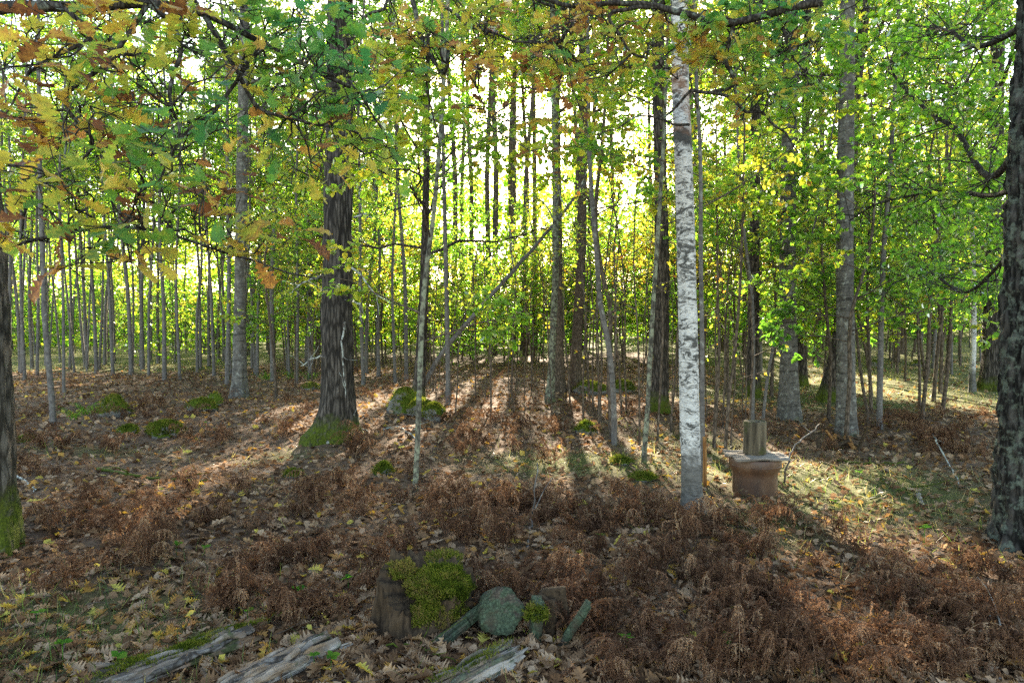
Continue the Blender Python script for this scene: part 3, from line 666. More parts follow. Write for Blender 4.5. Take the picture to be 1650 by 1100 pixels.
def put_sap(x, y):
    k = int(rs.integers(9)); hn = HN[k % 3]; t = 'tall' if k >= 3 else 'low'
    place = 'among the thin aspens' if x < -.12 * y else ('in the sunny glade' if x < .24 * y else 'behind the clay pipe')
    place_tree(SAP[k], 'leafy_sapling', f'{t} sapling with {hn} leaves {place}', 'sapling', f'{t} {hn} saplings {place}', x, y, rs.uniform(.8, 1.3), rs.uniform(0, 6.28))
def pick_c():
    y = rs.uniform(9.5, 32); x = rs.uniform(-.36, .66) * y; s_ = x / y
    if (s_ < -.1 and rs.random() < .45) or (s_ > .42 and y < 20 and rs.random() < .7) or (s_ > .28 and rs.random() < .6): return None
    if s_ < -.14 and y < 14: return None
    return x, y
fill(150, pick_c, .7, put_sap, (1.2, 7, 1.15))
def pick_d():
    y = rs.uniform(8.5, 17); x = rs.uniform(-.12, .36) * y
    return None if (y < 10.5 and x / y < .1) else (x, y)
fill(70, pick_d, .25, lambda x, y: place_tree(BARE[rs.integers(4)], 'bare_sapling', 'whip thin brown stem with few leaves in the thicket behind the birch', 'sapling', 'whip thin stems of the thicket', x, y, rs.uniform(.7, 1.2), rs.uniform(0, 6.28)), None)
def pick_e():
    y = rs.uniform(23, 44); x = rs.uniform(-.85, .85) * y
    return None if (x < -.6 * y and y < 34) or (x > .3 * y and y < 35) or (abs(x) < .2 * y and rs.random() < .65) else (x, y)
def put_bush(x, y):
    k = int(rs.integers(3)); side = 'left of the big oak' if x < -.25 * y else ('behind the glade' if x < .25 * y else 'beyond the mossy clearing')
    place_tree(BUSH[k], 'hazel_bush', f'wide leafy bush with {HN[k]} leaves {side}', 'bush', f'{HN[k]} bushes {side}', x, y, rs.uniform(.9, 1.5), rs.uniform(0, 6.28))
fill(105, pick_e, 1.2, put_bush, None)

# far wood: one mass of leaves beyond the trees one can tell apart
def far_wood():
    rs = R(401); b = Buf(); nc = 2200
    y = rs.uniform(46, 90, nc); x = rs.uniform(-.95, .95, nc) * y; z = rs.uniform(.12, 1, nc) * .40 * (y - 20)
    z = np.where(rs.random(nc) < .5, rs.uniform(.5, 3.5, nc), z)
    keep = ~((x / y > .05) & (x / y < .08) & (z > 11)); x, y, z = x[keep], y[keep], z[keep]; nc = len(x)
    m = 92; c = np.repeat(np.stack([x, y, z + H(x, y)], -1), m, 0); rad = np.repeat(rs.uniform(1.0, 2.6, nc), m)
    d = unit(rs.normal(0, 1, (nc * m, 3))) * (rs.random(nc * m) ** .5)[:, None] * rad[:, None] * np.array([1, 1, .7]); p = c + d
    p[:, 2] = np.maximum(p[:, 2], H(p[:, 0], p[:, 1]) + .2); n = len(p)
    mats = euler_mats(rs.uniform(0, 6.28, n), rs.normal(.2, .6, n), rs.normal(0, .6, n))
    rnd = np.clip(np.repeat(rs.normal(.42, .2, nc), m) + rs.normal(0, .12, n), 0, 1)
    scatter(b, KITE, p, mats, rs.uniform(.32, .6, n), rnd, rs)
    o = link('far_wood', b.mesh('far_wood', M['leaf_far'])); tag(o, 'sunlit yellow green mass of distant woodland foliage', 'woodland'); o['kind'] = 'stuff'
far_wood()

# ------------------------------------------------------------------ overhanging oak limbs with single leaves
def leafy_limb(owner, base, seed, limbs, clusters, dist, leaf_len, n_near, per=(6, 11), hue_fn=None, extra=0, spread=.10, joined_from=0):
    """limbs: pixel polylines (px,py,dist) with radii; clusters: (px,py,hue,dist) leaf bunches fed by twigs"""
    rs = R(seed); sites = []; pool = []; parts = []
    for pts, r0, r1 in limbs:
        P = spline(np.array([p if len(p) == 3 and isinstance(p, np.ndarray) else at(*p) for p in pts]), 8 * len(pts))
        P = P + .012 * np.stack([fbm(P * 6 + k * 7, 2, seed + k) for k in range(3)], -1)
        b = Buf(); tube(b, P - base, np.linspace(r0, r1, len(P)), 8); o = link('limb', b.mesh('limb', M['twig'], True), owner)
        pool.append((P, o)); parts.append(o)
    allp = np.concatenate([p for p, _ in pool]); own = np.concatenate([[i] * len(p) for i, (p, _) in enumerate(pool)])
    twigs = {i: Buf() for i in range(len(pool))}; L = []
    for cx, cy_, hue, d in clusters:
        c = at(cx, cy_, d); dd = np.linalg.norm((allp - c) * np.array([1, 1, 1]), axis=1) + rs.random(len(allp)) * .1
        k = int(np.argmin(dd)); s = allp[k]; mid = (s + c) / 2 + rs.normal(0, .06, 3) + UP * .04
        q = spline(np.array([s, mid, c]), 9) + np.concatenate([np.zeros((1, 3)), rs.normal(0, .009, (8, 3))])
        tube(twigs[own[k]], q - base, np.linspace(.0042, .0018, 9) * (d / 2.5) ** .5, 5, .5, False)
        n = rs.integers(*per); tips = []
        for j in range(4):                                            # side twiglets of the bunch
            i = rs.integers(3, 8); dr = unit(unit(q[-1] - q[0]) + rs.normal(0, .9, 3) * np.array([1, 1, .45])); e = q[i] + dr * rs.uniform(.05, .16)
            w = spline(np.array([q[i], (q[i] + e) / 2 + rs.normal(0, .012, 3), e]), 5); tube(twigs[own[k]], w - base, np.linspace(.0022, .0012, 5), 4, .5, False); tips.append(e)
        tips.append(q[-1])
        for j in range(n):
            t = tips[rs.integers(len(tips))]; dr = unit(rs.normal(0, 1, 3) * np.array([1, 1, .35]) + unit(t - q[0]) * .4 - UP * .15)
            L.append((t + rs.normal(0, .012, 3), dr, np.clip(hue + rs.normal(0, .13), 0, 1), leaf_len * rs.uniform(.65, 1.25), own[k]))
    for i, bf in twigs.items():
        if bf.n: link('twig', bf.mesh('twig', M['twig'], True), pool[i][1], kind='stuff')
    pos = np.array([l[0] for l in L]); dr = np.array([l[1] for l in L]); hue = np.array([l[2] for l in L]); size = np.array([l[3] for l in L]); ow = np.array([l[4] for l in L])
    mats = frame_mats(dr, UP + rs.normal(0, .38, (len(L), 3)))
    x, y, dep = pix(pos + dr * size[:, None] * .5); vis = (x > 5) & (x < 1645) & (y > 5) & (y < 900)
    big = size / dep * vis; order = np.argsort(-big); single = order[:n_near]; rest = order[n_near:]
    cache = {}
    for i in single:                                                  # leaves one can pick out are parts
        t = int(rs.integers(len(OAKLEAF))); hq = round(float(hue[i]) * 11) / 11
        if (t, hq) not in cache:
            b = Buf(); b.add(OAKLEAF[t][0], OAKLEAF[t][1], None, hq); cache[(t, hq)] = b.mesh('leaf', M['leaf_oak'], True)
        o = link('leaf', cache[(t, hq)], pool[ow[i]][1])
        o.matrix_local = Matrix.LocRotScale(Vector(pos[i] - base), Matrix(mats[i].tolist()).to_quaternion(), Vector((size[i],) * 3))
    if len(rest):
        b = Buf(); scatter(b, OAKSET, pos[rest] - base, mats[rest], size[rest], hue[rest], rs)
        link('foliage', b.mesh('foliage', M['leaf_oak'], True), owner, kind='stuff')

G_, Y_, B_ = .18, .55, .86
def top_of(base, path, z):
    i = int(np.clip(np.searchsorted(path[:, 2], z), 1, len(path) - 1)); f = (z - path[i - 1][2]) / (path[i][2] - path[i - 1][2])
    return base + path[i - 1] + (path[i] - path[i - 1]) * f
rs = R(500)
cl = [(95, 30, Y_, 2.2), (200, 85, Y_, 2.0), (60, 62, .7, 2.4), (30, 140, B_, 2.3), (130, 185, B_, 2.3), (178, 95, Y_, 2.1), (150, 60, B_, 2.2), (230, 215, G_, 1.9), (215, 230, G_, 1.9), (250, 200, .3, 2.1),
      (130, 110, Y_, 2.2), (60, 120, Y_, 2.3), (20, 100, .7, 2.3), (110, 150, .62, 2.3), (170, 130, .5, 2.3), (205, 145, .45, 2.3), (165, 205, B_, 2.2), (60, 225, B_, 2.3), (40, 165, B_, 2.2), (110, 250, .78, 2.2),
      (35, 285, Y_, 2.0), (80, 300, Y_, 2.0), (20, 310, .4, 2.1), (65, 340, .9, 2.0), (150, 290, .5, 2.0), (200, 300, .45, 2.0), (160, 350, .38, 1.9), (215, 345, .4, 2.0), (245, 330, .5, 2.0), (285, 330, .55, 2.1),
      (20, 370, .5, 2.1), (15, 395, .7, 2.1), (130, 390, .5, 2.0), (160, 395, .42, 2.0), (205, 410, .6, 2.1), (245, 365, B_, 2.2), (250, 400, .7, 2.2), (330, 385, .45, 2.2), (370, 380, .45, 2.2), (405, 395, .85, 2.2), (345, 405, .6, 2.2),
      (190, 250, B_, 2.3), (225, 255, .8, 2.3), (270, 265, B_, 2.5), (345, 345, .9, 2.4), (360, 320, .88, 2.4), (100, 420, .95, 2.1),
      (300, 45, .5, 2.4), (340, 40, .45, 2.5), (370, 20, .4, 2.6), (410, 15, .3, 2.6), (400, 75, .7, 2.6), (440, 50, G_, 2.6), (480, 70, .2, 2.7), (330, 95, .5, 2.5), (350, 140, G_, 2.3), (310, 165, .2, 2.3), (340, 190, .25, 2.3), (400, 120, .25, 2.6), (420, 150, .3, 2.6),
      (450, 125, .3, 2.7), (480, 160, .2, 2.7), (500, 120, .15, 2.7), (530, 60, .12, 2.8), (500, 30, .15, 2.8), (545, 140, .2, 2.9), (470, 200, .3, 2.7), (440, 190, B_, 2.7), (430, 230, .3, 2.7), (460, 260, .3, 2.7), (475, 290, .4, 2.7), (505, 170, .3, 2.8),
      (520, 190, B_, 2.7), (540, 225, .75, 2.7), (560, 200, .35, 2.8), (530, 250, .7, 2.7), (590, 175, G_, 2.9), (610, 200, G_, 2.9), (590, 230, .3, 2.9), (630, 235, .3, 3.0), (570, 110, G_, 2.9), (650, 250, .5, 3.0), (20, 20, .85, 2.4), (255, 20, .8, 2.4), (290, 10, B_, 2.5),
      (180, 20, .8, 2.4), (230, 60, .75, 2.4), (280, 80, B_, 2.5), (215, 110, .5, 2.4), (250, 130, .7, 2.6), (385, 50, .4, 2.6), (560, 30, .15, 2.9), (580, 70, .12, 3.0), (600, 120, .15, 3.0)]
cl = cl + [(c[0] + rs.normal(0, 26), c[1] + rs.normal(0, 22), float(np.clip(c[2] + rs.normal(0, .1), 0, 1)), c[3] + rs.uniform(.1, .7)) for c in cl if c[1] < 260 and rs.random() < .55]
stub = top_of(lb, lpath, 3.3)
leafy_limb(left_tree, lb, 501, [
    ([stub, at(-160, 40, 3.4), (-20, 18, 2.6), (110, 14, 2.5), (240, 4, 2.55), (330, 26, 2.7), (420, 70, 2.8), (500, 110, 2.9), (580, 150, 3.0)], .055, .007),
    ([top_of(lb, lpath, 2.2), at(-120, 330, 3.2), (-40, 392, 2.3), (60, 386, 2.2), (150, 372, 2.15), (250, 374, 2.2), (340, 395, 2.3), (430, 428, 2.5), (520, 448, 2.8)], .014, .003),
    ([(100, 14, 2.5), (150, 60, 2.4), (60, 110, 2.35), (10, 180, 2.3)], .010, .003),
    ([(240, 4, 2.55), (290, 70, 2.5), (270, 150, 2.4), (290, 215, 2.35), (258, 290, 2.3)], .011, .003),
    ([(330, 26, 2.7), (380, 110, 2.7), (420, 175, 2.65), (500, 200, 2.7), (560, 205, 2.8)], .012, .003),
    ([(240, 4, 2.55), (180, 90, 2.45), (110, 165, 2.35), (150, 230, 2.3), (80, 290, 2.15)], .010, .003),
    ([(420, 70, 2.8), (350, 170, 2.6), (310, 205, 2.5), (250, 245, 2.5), (150, 250, 2.4)], .009, .003)],
    cl, 2.3, .105, 300, (4, 8))

# branches of the big oak reaching forward over the path of view (top middle)
rs = R(510)
cm = [(rs.uniform(560, 1010), rs.uniform(10, 120), rs.choice([.35, .55, .75, .88]), rs.uniform(3.9, 5.4)) for _ in range(70)]
cm = [c for c in cm if not (815 < c[0] < 905 and c[1] < 80)]
cm += [(x + rs.normal(0, 10), y + rs.normal(0, 10), h, 4.4) for x, y, h in [(780, 180, .8), (790, 205, .88), (770, 140, .85), (900, 130, .88), (885, 60, .9), (880, 190, .6), (860, 110, .85), (930, 115, .85), (690, 60, .5), (750, 70, .9), (800, 30, .9), (960, 30, .8), (985, 45, .8), (620, 80, .4), (640, 120, .45), (600, 60, .4), (940, 230, .85), (950, 210, .8), (700, 120, .5), (660, 150, .5)]]
leafy_limb(big_oak, ob, 511, [
    ([top_of(ob, opath, 5.6), at(620, -60, 6.5), (660, -15, 4.9), (675, 50, 4.7), (690, 85, 4.6), (715, 120, 4.5), (720, 70, 4.5)], .045, .012),
    ([top_of(ob, opath, 5.9), at(690, -80, 6.0), (700, -10, 4.7), (735, 25, 4.6), (770, 50, 4.5), (815, 58, 4.5), (840, 68, 4.5), (900, 72, 4.4)], .040, .006),
    ([(768, 52, 4.5), (770, 90, 4.45), (768, 140, 4.4), (785, 195, 4.4)], .009, .003),
    ([(560, 55, 4.9), (590, 25, 4.8), (622, 15, 4.8), (632, -20, 4.9)], .012, .010),
    ([(690, 85, 4.6), (688, 140, 4.6), (705, 210, 4.7), (712, 250, 4.7)], .010, .003)],
    cm, 4.5, .105, 260, (5, 10))

# limbs of the right-hand tree: the gnarled branch in front of the birch and long arching boughs
cr_ = [(1150, 30, .2, 3.9), (1190, 15, .15, 3.9), (1230, 25, .15, 3.9), (1270, 30, .2, 3.9), (1300, 45, .25, 3.9), (1205, 55, .2, 4), (1240, 60, .85, 4), (1180, 60, .8, 4), (1210, 80, .3, 4), (1260, 85, .25, 4), (1290, 90, .2, 4), (1310, 75, .2, 3.9), (1330, 30, .35, 3.9),
       (1200, 110, .5, 4), (1230, 100, .3, 4), (1250, 130, .3, 4), (1290, 110, .25, 4), (1210, 150, .7, 4), (1205, 170, .6, 4), (1230, 140, .3, 4), (1300, 130, .3, 4), (1160, 70, .85, 4), (1135, 60, .85, 4.1), (1080, 40, .75, 4.2), (1060, 70, .85, 4.2), (1070, 90, .88, 4.2), (1000, 60, .8, 4.3),
       (1010, 110, .75, 4.2), (1040, 85, .8, 4.2), (1095, 100, .9, 4.1), (985, 130, .7, 4.3), (1000, 95, .7, 4.2), (1110, 65, .85, 4.1), (1150, 95, .85, 4), (1170, 40, .3, 4), (1260, 10, .1, 3.9), (1060, 25, .6, 4.2), (1340, 50, .4, 3.9), (1240, 175, .7, 4), (1180, 120, .5, 4)]
cr_ = [(a_, b_, c_ - (.2 if c_ > .65 else 0), d_) for a_, b_, c_, d_ in cr_]
rs = R(520)
cr_ = cr_ + [(c[0] + rs.normal(0, 22), c[1] + rs.normal(0, 16), float(np.clip(c[2] + rs.normal(0, .08), 0, 1)), c[3] + rs.uniform(0, .5)) for c in cr_]
leafy_limb(right_tree, rb, 521, [
    ([top_of(rb, rpath, 4.6), at(1500, -60, 4.4), (1380, -30, 4.1), (1330, 0, 4.0), (1250, 20, 4.0), (1180, 40, 4.05), (1110, 25, 4.1), (1060, 14, 4.15), (990, 6, 4.2), (915, 8, 4.25), (880, -4, 4.3)], .045, .014),
    ([(1060, 14, 4.15), (985, 22, 4.2), (1000, 60, 4.2), (1018, 85, 4.2), (1040, 92, 4.2), (1062, 98, 4.2)], .014, .006),
    ([(1018, 85, 4.2), (1000, 105, 4.2), (975, 120, 4.25), (940, 128, 4.3)], .008, .003),
    ([(1180, 40, 4.05), (1170, 95, 4.1), (1180, 125, 4.1), (1172, 142, 4.1), (1145, 146, 4.1), (1110, 148, 4.15)], .013, .010),
    ([(1145, 146, 4.1), (1180, 160, 4.1), (1200, 178, 4.1), (1225, 180, 4.1), (1245, 200, 4.15), (1270, 215, 4.2), (1286, 245, 4.2)], .012, .004),
    ([(1250, 20, 4.0), (1270, 70, 4.0), (1300, 118, 4.0), (1345, 120, 4.0)], .008, .003),
    ([(1110, 148, 4.15), (1070, 190, 4.2), (1050, 170, 4.2), (1010, 155, 4.2)], .009, .004),
    ([(1110, 202, 4.3), (1085, 202, 4.3), (1060, 190, 4.3), (1030, 185, 4.3), (990, 205, 4.3), (960, 220, 4.35)], .009, .003)],
    cr_, 4.0, .10, 300, (5, 9))
def right_boughs():
    rs = R(530); st_all = []
    for pts, r0 in [([top_of(rb, rpath, 3.3), at(1600, 285, 5.6), at(1540, 210, 6.2), at(1490, 175, 6.6), at(1440, 120, 7), at(1425, 60, 7.2)], .035),
                    ([top_of(rb, rpath, 2.7), at(1600, 315, 5.8), at(1530, 306, 6.4), at(1470, 315, 7), at(1410, 330, 7.4), at(1370, 355, 7.8)], .03),
                    ([top_of(rb, rpath, 3.9), at(1580, 75, 5.8), at(1530, 50, 6.4), at(1490, 45, 7)], .03),
                    ([top_of(rb, rpath, 2.4), at(1560, 470, 6.6), at(1500, 440, 7.6), at(1440, 455, 8.6)], .02)]:
        P = spline(np.array(pts), 24) - rb; tb = [(P, np.linspace(r0, .006, 24), 0)]; st = []
        for k in range(5, 24):
            for _ in range(2):
                d = unit(unit(P[min(k + 1, 23)] - P[k - 1]) * .6 + rs.normal(0, .7, 3) * np.array([1, 1, .7]))
                grow(rs, P[k], d, rs.uniform(.35, .9), .007, 1, dict(SP_OAK, kids=(3, 5, 5), levels=2, leaves=26, wig=.25), tb, st)
        link('limb', tubes_mesh('limb', tb, M['twig'], (6, 4, 3), .002), right_tree); st_all += st
    link('foliage', leaves_mesh('foliage', st_all, M['leaf'], OVAL, .06, rs, (.38, .22)), right_tree, kind='stuff')
right_boughs()
def oak_dead_twigs():
    rs = R(540)
    for pts in [[(524, 575), (505, 578), (485, 590)], [(570, 350), (590, 345), (600, 352)], [(522, 445), (495, 452), (470, 470)], [(570, 490), (585, 488)], [(568, 295), (590, 290), (612, 280)], [(556, 520), (552, 545), (553, 590), (557, 640)], [(560, 430), (580, 440), (600, 470), (630, 490)]]:
        d = ob[1] - .15; P = spline(np.array([at(x, y, d - .06 * k) for k, (x, y) in enumerate(pts)]), 12); P += rs.normal(0, .008, P.shape)
        tb = [(P - ob, np.linspace(.016, .005, 12), 0)]
        for k in (5, 8, 10): grow(rs, P[k] - ob, unit(rs.normal(0, 1, 3)), .25, .005, 2, dict(SP_OAK, leaves=0, levels=2), tb, [])
        link('dead_twig', tubes_mesh('dead_twig', tb, M['lichen_stick'], (6, 4, 4), .002), big_oak)
oak_dead_twigs()

# ------------------------------------------------------------------ boulders
def rock_mesh(seed, sx, sy, sz, sub=30):
    n = sub; u = np.linspace(0, np.pi, n); v = np.arange(2 * n) * np.pi / n
    U, Vv = np.meshgrid(u, v, indexing='ij'); D = np.stack([np.sin(U) * np.cos(Vv), np.sin(U) * np.sin(Vv), np.cos(U)], -1)
    rs = R(seed); r = np.ones(U.shape)
    for k in range(9):                                               # flat facets
        ax = unit(rs.normal(0, 1, 3)); d = rs.uniform(.62, .9); c = D @ ax; r = np.where(c > 1e-3, np.minimum(r, d / np.maximum(c, 1e-3)), r)
    r = r + .07 * fbm(D * 2.5 + seed, 4, seed) + .02 * fbm(D * 9 + seed, 3, seed + 3)
    P = (D * r[..., None] * np.array([sx, sy, sz])).reshape(-1, 3); m = 2 * n
    i, j = np.meshgrid(np.arange(n - 1), np.arange(m), indexing='ij'); j2 = (j + 1) % m
    b = Buf(); b.add(P, None, np.stack([i * m + j, (i + 1) * m + j, (i + 1) * m + j2, i * m + j2], -1).reshape(-1, 4)); return b, P
def moss_tufts(P, rs, n, size, zmin, hue=(.5, .22), nrm_center=None, rise=.8):
    """many tiny upright blades on the points of a surface"""
    c = P.mean(0) if nrm_center is None else nrm_center; top = P[P[:, 2] > zmin]; k = rs.integers(0, len(top), n); p = top[k] + rs.normal(0, size * .5, (n, 3)) * np.array([1, 1, .4])
    d = unit(unit(top[k] - c) * rise + rs.normal(0, .6, (n, 3)) + UP * .4); b = Buf()
    tm = [(np.array([[0, .14, 0], [0, -.14, 0], [.55, .10, .05], [1, 0, .0]]), np.array([[0, 1, 2], [2, 1, 3]]))]
    scatter(b, tm, p, frame_mats(d, rs.normal(0, 1, (n, 3))), size * rs.uniform(.6, 1.5, n), np.clip(hue[0] + hue[1] * rs.normal(0, 1, n) + .45 * fbm(p * 14, 3, 3), 0, 1), rs)
    return b
def boulder(label, px, py, wpx, hpx, seed, moss=2500, depth=.8, group=None):
    p = gp(px, py); s = p[1] / F; sx, sz = wpx * s / 2, hpx * s * .62; sy = sx * depth
    o = thing('boulder', label, 'boulder', p + np.array([0, sy * .5, sz * .32]), R(seed).uniform(-.3, .3), group)
    b, P = rock_mesh(seed, sx, sy, sz); link('stone', b.mesh('stone', M['rock'], True), o)
    if moss: link('moss', moss_tufts(P, R(seed + 50), moss, .018 + .0012 * p[1], sz * -.05).mesh('moss', M['moss']), o, kind='stuff')
    return o
boulder('large angular boulder with bare orange stone face and moss on top', 652, 668, 62, 50, 61, 2200)
boulder('dark mossy boulder leaning against the large angular one', 676, 672, 44, 40, 62)
boulder('low round mossy boulder behind the lichen coated sapling', 700, 678, 42, 34, 63)
boulder('mossy boulder with green fern leaves beside it, left of the low moss hump', 176, 672, 58, 42, 64)
boulder('low bright green moss hump on the leaf litter', 256, 704, 70, 28, 65, 4200)
boulder('small moss hump touching the low bright green one', 204, 700, 34, 16, 66, 1200)
boulder('half buried mossy stone among dead bracken', 322, 662, 56, 22, 67, 1500)
boulder('bare grey rock behind the half buried mossy stone', 345, 652, 34, 22, 68, 300)
boulder('mossy boulder at the foot of the reddish brown trunk', 955, 634, 60, 26, 69)
boulder('mossy flat boulder right of the reddish brown trunk', 1003, 632, 56, 22, 70)
boulder('small mossy stone with a dark side in the bright glade', 945, 698, 40, 22, 71, 1200)
boulder('little bright mossy stone near the crooked twin stems', 1002, 748, 40, 14, 72, 1500)
boulder('little dark green mossy stone left of the lichen coated sapling', 617, 766, 36, 22, 73, 1500)
boulder('tiny moss cushion left of the little dark green stone', 471, 770, 30, 14, 74, 1000)
boulder('yellow green moss cushion near the dark mossy trunk', 38, 712, 40, 10, 75, 1200)
boulder('rounded mossy boulder far back in the clearing', 1488, 590, 32, 12, 76, 500)
boulder('dark stone in the shade far back in the clearing', 1412, 590, 22, 12, 77, 300)
boulder('low mossy stone behind the big oak', 500, 628, 34, 14, 78, 700)
boulder('flat mossy stone in the grass left of the birch', 1040, 775, 48, 14, 79, 1200)

# ------------------------------------------------------------------ clay pipe, its board lid and the log post on it
def lathe(prof, k=40, seed=0, amp=0.0):
    prof = np.asarray(prof, float); th = np.arange(k) * 2 * np.pi / k; n = len(prof)
    V = np.stack([prof[:, 0:1] * np.cos(th), prof[:, 0:1] * np.sin(th), np.repeat(prof[:, 1:2], k, 1)], -1)
    if amp: V[..., :2] *= (1 + amp * fbm(V * np.array([9, 9, 5]), 3, seed))[..., None]
    i, j = np.meshgrid(np.arange(n - 1), np.arange(k), indexing='ij'); j2 = (j + 1) % k
    return V.reshape(-1, 3), np.stack([i * k + j, i * k + j2, (i + 1) * k + j2, (i + 1) * k + j], -1).reshape(-1, 4)
def slab(L, W, T, seed, n=(26, 12), rough=.006, taper=0.0):
    """an uneven board: closed grid top and bottom"""
    x = np.linspace(-L / 2, L / 2, n[0]); y = np.linspace(-W / 2, W / 2, n[1]); X, Y = np.meshgrid(x, y, indexing='ij')
    Y = Y * (1 + taper * X / L) + .02 * n2(X, 0 * X, 9, seed) * 1.0; X = X + .02 * n2(0 * X + 3, Y, 12, seed + 2) * (np.abs(X) / (L / 2)) ** 3
    Zt = T / 2 + rough * fbm(np.stack([X * 4, Y * 30, 0 * X], -1), 3, seed); Zb = -T / 2 + rough * fbm(np.stack([X * 4, Y * 30, 0 * X + 5], -1), 2, seed)
    a, c = n; V = np.concatenate([np.stack([X, Y, Zt], -1).reshape(-1, 3), np.stack([X, Y, Zb], -1).reshape(-1, 3)]); o = a * c
    i, j = np.meshgrid(np.arange(a - 1), np.arange(c - 1), indexing='ij'); t = np.stack([i * c + j, (i + 1) * c + j, (i + 1) * c + j + 1, i * c + j + 1], -1).reshape(-1, 4)
    f = [t, t[:, ::-1] + o]; ii = np.arange(a - 1); jj = np.arange(c - 1)
    f += [np.stack([ii * c, ii * c + o, (ii + 1) * c + o, (ii + 1) * c], -1), np.stack([(ii + 1) * c + c - 1, (ii + 1) * c + c - 1 + o, ii * c + c - 1 + o, ii * c + c - 1], -1)]
    f += [np.stack([jj + 1, jj + 1 + o, jj + o, jj], -1), np.stack([(a - 1) * c + jj, (a - 1) * c + jj + o, (a - 1) * c + jj + 1 + o, (a - 1) * c + jj + 1], -1)]
    return V, np.concatenate(f)
pb = gp(1216, 803); S = pb[1] / F; rp = 36 * S; hp = 62 * S; pb = np.array([pb[0] * (pb[1] + rp) / pb[1], pb[1] + rp, 0]); pb[2] = Hf(pb[0], pb[1])
pipe = thing('clay_pipe', 'short upright brown clay pipe with a flared collar standing in bracken', 'pipe', pb)
prof = [(rp * .98, -.1), (rp, 0), (rp, hp * .5), (rp * 1.02, hp * .6), (rp * 1.06, hp * .66), (rp * 1.13, hp * .74), (rp * 1.16, hp * .79), (rp * 1.17, hp * .985), (rp * 1.15, hp), (rp * 1.05, hp), (rp * 1.03, hp * .97), (rp * .9, hp * .6), (rp * .86, 0)]
v, f = lathe(prof, 56, 3, .012); b = Buf(); b.add(v, None, f); link('shell', b.mesh('shell', M['clay'], True), pipe)
v, f = lathe([(rp * 1.158, hp * .80), (rp * 1.182, hp * .81), (rp * 1.182, hp * .825), (rp * 1.158, hp * .835)], 56); b = Buf(); b.add(v, None, f); link('rim_band', b.mesh('rim_band', M['clay'], True), pipe)
lid = thing('board_lid', 'split grey weathered boards lying as a lid on the clay pipe', 'lid', pb + np.array([0, 0, hp + .018]), math.radians(4))
for k, (yy, L, W, dz, a) in enumerate([(-.155, .50, .15, 0, 1), (.0, .53, .155, .004, -1.5), (.15, .46, .14, -.001, 2)]):
    v, f = slab(L, W, .022, 80 + k, rough=.010); v[:, 2] += .012 * n2(v[:, 0], v[:, 1], 5, 83); b = Buf(); b.add(v, None, f)
    o = link('board', b.mesh('board', M['board']), lid, (0, yy, dz), math.radians(a)); o.rotation_euler.x = math.radians([1.5, -1, 2][k])
pr = 18.5 * S; ph = 54 * S
post = thing('log_post', 'upright cut log with mossy grey bark standing on the board lid', 'log', pb + np.array([-.005, 0, hp + .036]))
prof = [(0, 0), (pr * .98, 0), (pr * 1.0, ph * .05), (pr * .99, ph * .5), (pr, ph * .93), (pr * .97, ph), (pr * .6, ph - .008), (0, ph - .012)]
prof = [p for a_, b_ in zip(prof[:-1], prof[1:]) for p in [tuple(np.array(a_) + (np.array(b_) - np.array(a_)) * t) for t in (0, .25, .5, .75)]] + [prof[-1]]
v, f = lathe(prof, 56, 6, .018); b = Buf(); b.add(v, None, f); link('wood', b.mesh('wood', M['post']), post)

